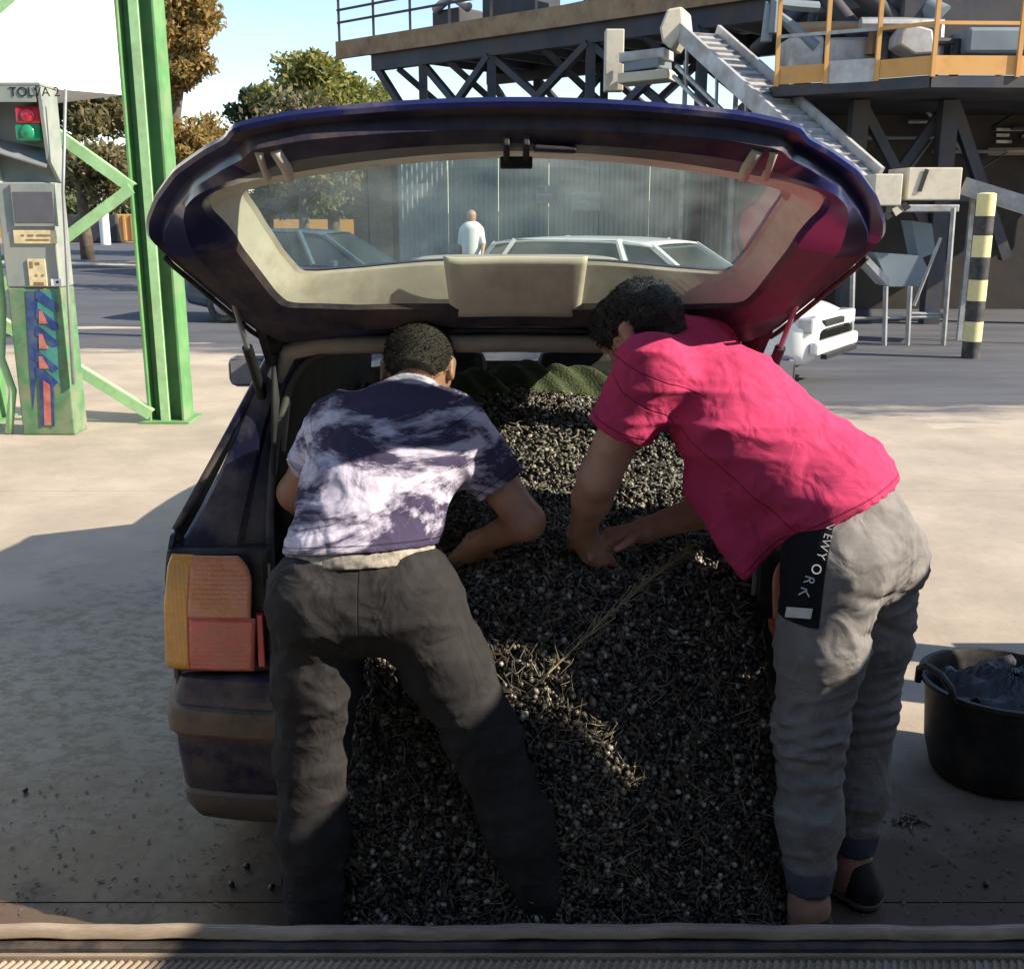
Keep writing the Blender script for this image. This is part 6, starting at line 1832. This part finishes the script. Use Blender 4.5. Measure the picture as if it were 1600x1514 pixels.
b = MB(); b.box2((q0 - .3, 25.4, hz), (q1 + .3, 29, hz + .2)); b.build('roof', M['rust'], lg)
# person far off, walking
def far_person(g, hgt, label, col, legc):
    r = thing('person', label, 'person', tuple(g)); s = hgt / 1.75; z = lambda v: g + Vector((0, 0, v * s))
    bl = Blob(.03)
    bl.limb(z(.95), z(1.38), .12, .13, (1, 0, 0), 1.3); bl.limb(z(1.42), z(1.55), .05, .05); bl.limb(z(1.60), z(1.66), .085, .09)
    for q, dy in ((-1, -.12), (1, .16)):
        bl.chain([z(.92) + Vector((q * .08, 0, 0)), z(.5) + Vector((q * .08, dy, 0)), z(.06) + Vector((q * .09, dy * 1.6, 0))], [.085, .06, .045])
        bl.chain([z(1.38) + Vector((q * .17, 0, 0)), z(1.1) + Vector((q * .22, -dy * .6, 0)), z(.9) + Vector((q * .2, -dy * 1.5, 0))], [.05, .042, .03])
        bl.limb(z(.05) + Vector((q * .09, dy * 1.6, 0)), z(.04) + Vector((q * .09, dy * 1.6 - .14, 0)), .045, .03)
    build_blob(bl, 'body', .02, M['skin'], r)
    tb_ = Blob(.03); tb_.limb(z(.92), z(1.40), .14, .15, (1, 0, 0), 1.3)
    for q, dy in ((-1, -.12), (1, .16)): tb_.limb(z(1.38) + Vector((q * .17, 0, 0)), z(1.14) + Vector((q * .21, -dy * .5, 0)), .065, .058)
    build_blob(tb_, 'shirt', .02, col, r)
    tb_ = Blob(.03); tb_.limb(z(.90), z(.98), .14, .135, (1, 0, 0), 1.2)
    for q, dy in ((-1, -.12), (1, .16)): tb_.chain([z(.92) + Vector((q * .08, 0, 0)), z(.5) + Vector((q * .08, dy, 0)), z(.1) + Vector((q * .09, dy * 1.6, 0))], [.10, .075, .06])
    build_blob(tb_, 'trousers', .02, legc, r)
far_person(Vector((P(737, 380, 21).x, 21, 0)), 1.72, 'small distant person in a white top seen through the raised rear window', M['white'], M['charcoal'])

# ------------------------------------------------------------------ far left: skip, container, marker, hills, wall
b = MB(); x0, x1 = P(104, 360, 62).x, P(182, 360, 62).x; b.box2((x0, 62, 0), (x1, 64, P(140, 336, 62).z)); tag(b.build('dark_container', M['dk_steel'], bevel=.05), 'low dark container far off behind the green braces', 'container')
sk = thing('yellow_skip', 'yellow skip far off beside the dark container', 'skip', (P(205, 360, 61).x, 61, 0))
x0, x1, zt_ = P(183, 360, 60).x, P(232, 360, 60).x, P(200, 335, 60).z
b = MB(); b.prism([(x0 + .2, 60, .1), (x1 - .2, 60, .1), (x1, 60, zt_), (x0, 60, zt_)], (0, 0, 0), (0, 2, 0)); b.build('bin', M['orange'], sk, bevel=.04)
for t in (.25, .5, .75):
    b = MB(); x = x0 + (x1 - x0) * t; b.box2((x - .06, 59.93, .15), (x + .06, 59.995, zt_ - .05)); b.build('rib', M['orange'], sk)
b = MB(); g = P(161, 330, 58); b.lathe([(.25, 0), (.25, g.z + .9), (.30, g.z + 1.0), (.0, g.z + 1.4)], (g.x, 58, 0), 16); tag(b.build('white_marker', M['white'], smooth='auto'), 'white pointed marker post far off behind the green braces', 'marker')
M['hill'] = mat('dry_hillside', (.22, .19, .14), .9, 0, .35, .03, dust=((.10, .13, .07), .5, .02))
M['hedge_far'] = mat('far_olive_groves', (.16, .19, .13), .9, 0, .4, .05)
b = MB(); b.grid(lambda u, v: (-260 + 520 * u, 300 + 60 * v, (5.5 + 3.5 * math.sin(u * 9) + 2.5 * math.sin(u * 23 + 1)) * math.sin(v * math.pi * .5) ** .7 - .03), 90, 8); tag(b.build('hills', M['hill'], smooth=True), kind='structure')
b = MB(); x0, x1 = P(-80, 350, 75).x, P(620, 350, 75).x
b.box2((x0, 75, 0), (x1, 75.3, P(400, 343, 75).z)); tag(b.build('boundary_wall', M['orange']), 'long low tan boundary wall far behind the car', 'wall')

# ------------------------------------------------------------------ trees
def tree(name, label, base, height, crown_w, cols, n=9000, leaf=.16, trunk_h=.3, seed=1, group='trees beyond the yard', squash=1.0, gaps=.35, nb=26):
    r = np.random.default_rng(seed)
    root = thing(name, label, 'tree', tuple(base), group)
    base = Vector(base)
    b = MB(); tr_ = height * .035
    top = base + Vector((r.normal() * .1, 0, height * .86))
    path = [base.lerp(top, t) + Vector((r.normal() * .06 * height * .2 * t, r.normal() * .05, 0)) for t in np.linspace(0, 1, 7)]
    b.tube(path, [tr_ * (1 - .85 * t) for t in np.linspace(0, 1, 7)], 8)
    tips = []
    for i in range(nb):
        t = r.uniform(trunk_h * .85, .95); k = t * 6; j = min(int(k), 5); q = path[j].lerp(path[j + 1], k - j)
        a = r.uniform(0, 6.28); ln = crown_w * .5 * r.uniform(.45, 1.0) * (1.05 - .55 * max(0, t - .4))
        e = q + Vector((math.cos(a) * ln, math.sin(a) * ln, ln * r.uniform(.15, .75) * squash))
        m_ = q.lerp(e, .5) + Vector((0, 0, ln * .08))
        b.tube([q, m_, e], [tr_ * .35, tr_ * .2, tr_ * .06], 5, cap=False); tips += [m_, e, e.lerp(m_, .4)]
    b.build('trunk', M.setdefault('bark', mat('bark', (.11, .085, .065), .9, 0, .3, 6, bump=.4, bscale=20)), root, smooth=True)
    tips = [t for t in tips if True] + [path[-1], path[-2]]
    T = np.array([tuple(t) for t in tips]); cl = r.integers(0, len(T), n)
    cr = crown_w * r.uniform(.10, .21, len(T))
    off = r.normal(size=(n, 3)); off /= np.linalg.norm(off, axis=1)[:, None]; off *= (r.uniform(0, 1, n) ** .45)[:, None] * cr[cl][:, None]
    off[:, 2] *= .8
    p = T[cl] + off
    d1 = r.normal(size=(n, 3)); d1 /= np.linalg.norm(d1, axis=1)[:, None]; d2 = np.cross(d1, r.normal(size=(n, 3))); d2 /= np.linalg.norm(d2, axis=1)[:, None]
    s = leaf * r.uniform(.5, 1.2, n)[:, None]
    V = np.stack([p - d1 * s, p + d2 * s * .45, p + d1 * s, p - d2 * s * .45], 1).reshape(-1, 3)
    F = np.arange(4 * n).reshape(-1, 4)
    m = leaf_mat(name + '_leaf', cols, .45)
    o = np_mesh('crown', V, F, m, root, smooth=False)
    return root
AUT = [(.34, .20, .07), (.46, .28, .09), (.28, .22, .06), (.20, .19, .07)]
GRN = [(.08, .11, .035), (.14, .18, .05), (.26, .25, .06), (.42, .35, .07)]
OLV = [(.10, .12, .06), (.16, .17, .08), (.24, .19, .09), (.28, .20, .09)]
tree('poplar_tree', 'tall orange-brown autumn tree beside the green post', (P(276, 300, 34).x, 34, 0), 10.2, 2.9, AUT, 26000, .12, .10, 3, squash=1.3, nb=60)
tree('poplar_tree', 'bare-topped brown tree at the foot of the tall autumn tree', (P(318, 300, 37).x, 37, 0), 4.6, 2.2, AUT, 9000, .11, .10, 5, squash=1.2, nb=36)
tree('broadleaf_tree', 'olive-brown tree showing between the green braces', (P(128, 300, 40).x, 40, 0), 7.6, 4.6, OLV, 17000, .15, .30, 7)
tree('broadleaf_tree', 'yellow-green round tree rising above the left half of the tailgate', (P(520, 300, 44).x, 44, 0), 8.0, 6.4, GRN, 30000, .15, .25, 11)
tree('broadleaf_tree', 'dark green tree at the left edge of the round yellow-green tree', (P(415, 300, 46).x, 46, 0), 7.2, 3.0, [(.04, .065, .04), (.07, .10, .05), (.10, .12, .05)], 13000, .15, .2, 13)
tree('broadleaf_tree', 'small yellowish tree behind the deck end on the left', (P(590, 300, 47).x, 47, 0), 7.4, 3.0, GRN, 12000, .15, .25, 17)
tree('slender_tree', 'thin dark trunked tree seen through the left of the rear window', (P(478, 360, 24).x, 24, 0), 4.6, 2.6, OLV, 1700, .10, .55, 19)
# hedge row beyond the wall
M['hedge'] = leaf_mat('hedge_leaf', [(.09, .12, .05), (.14, .17, .07), (.2, .22, .1)], .4)
r = np.random.default_rng(23); n = 16000
x = r.uniform(P(-100, 330, 82).x, P(640, 330, 82).x, n); hh = 2.9 + .7 * np.sin(x * .7) + .5 * np.sin(x * 1.9 + 1)
p = np.stack([x, 80 + r.uniform(0, 3, n), hh * r.uniform(0, 1, n) ** .6], -1)
d1 = r.normal(size=(n, 3)); d1 /= np.linalg.norm(d1, axis=1)[:, None]; d2 = np.cross(d1, r.normal(size=(n, 3))); d2 /= np.linalg.norm(d2, axis=1)[:, None]
V = np.stack([p - d1 * .35, p + d2 * .2, p + d1 * .35, p - d2 * .2], 1).reshape(-1, 3)
tag(np_mesh('hedge_row', V, np.arange(4 * n).reshape(-1, 4), M['hedge'], None, smooth=False), 'long green hedge row on the horizon behind the car', 'hedge', kind='stuff')
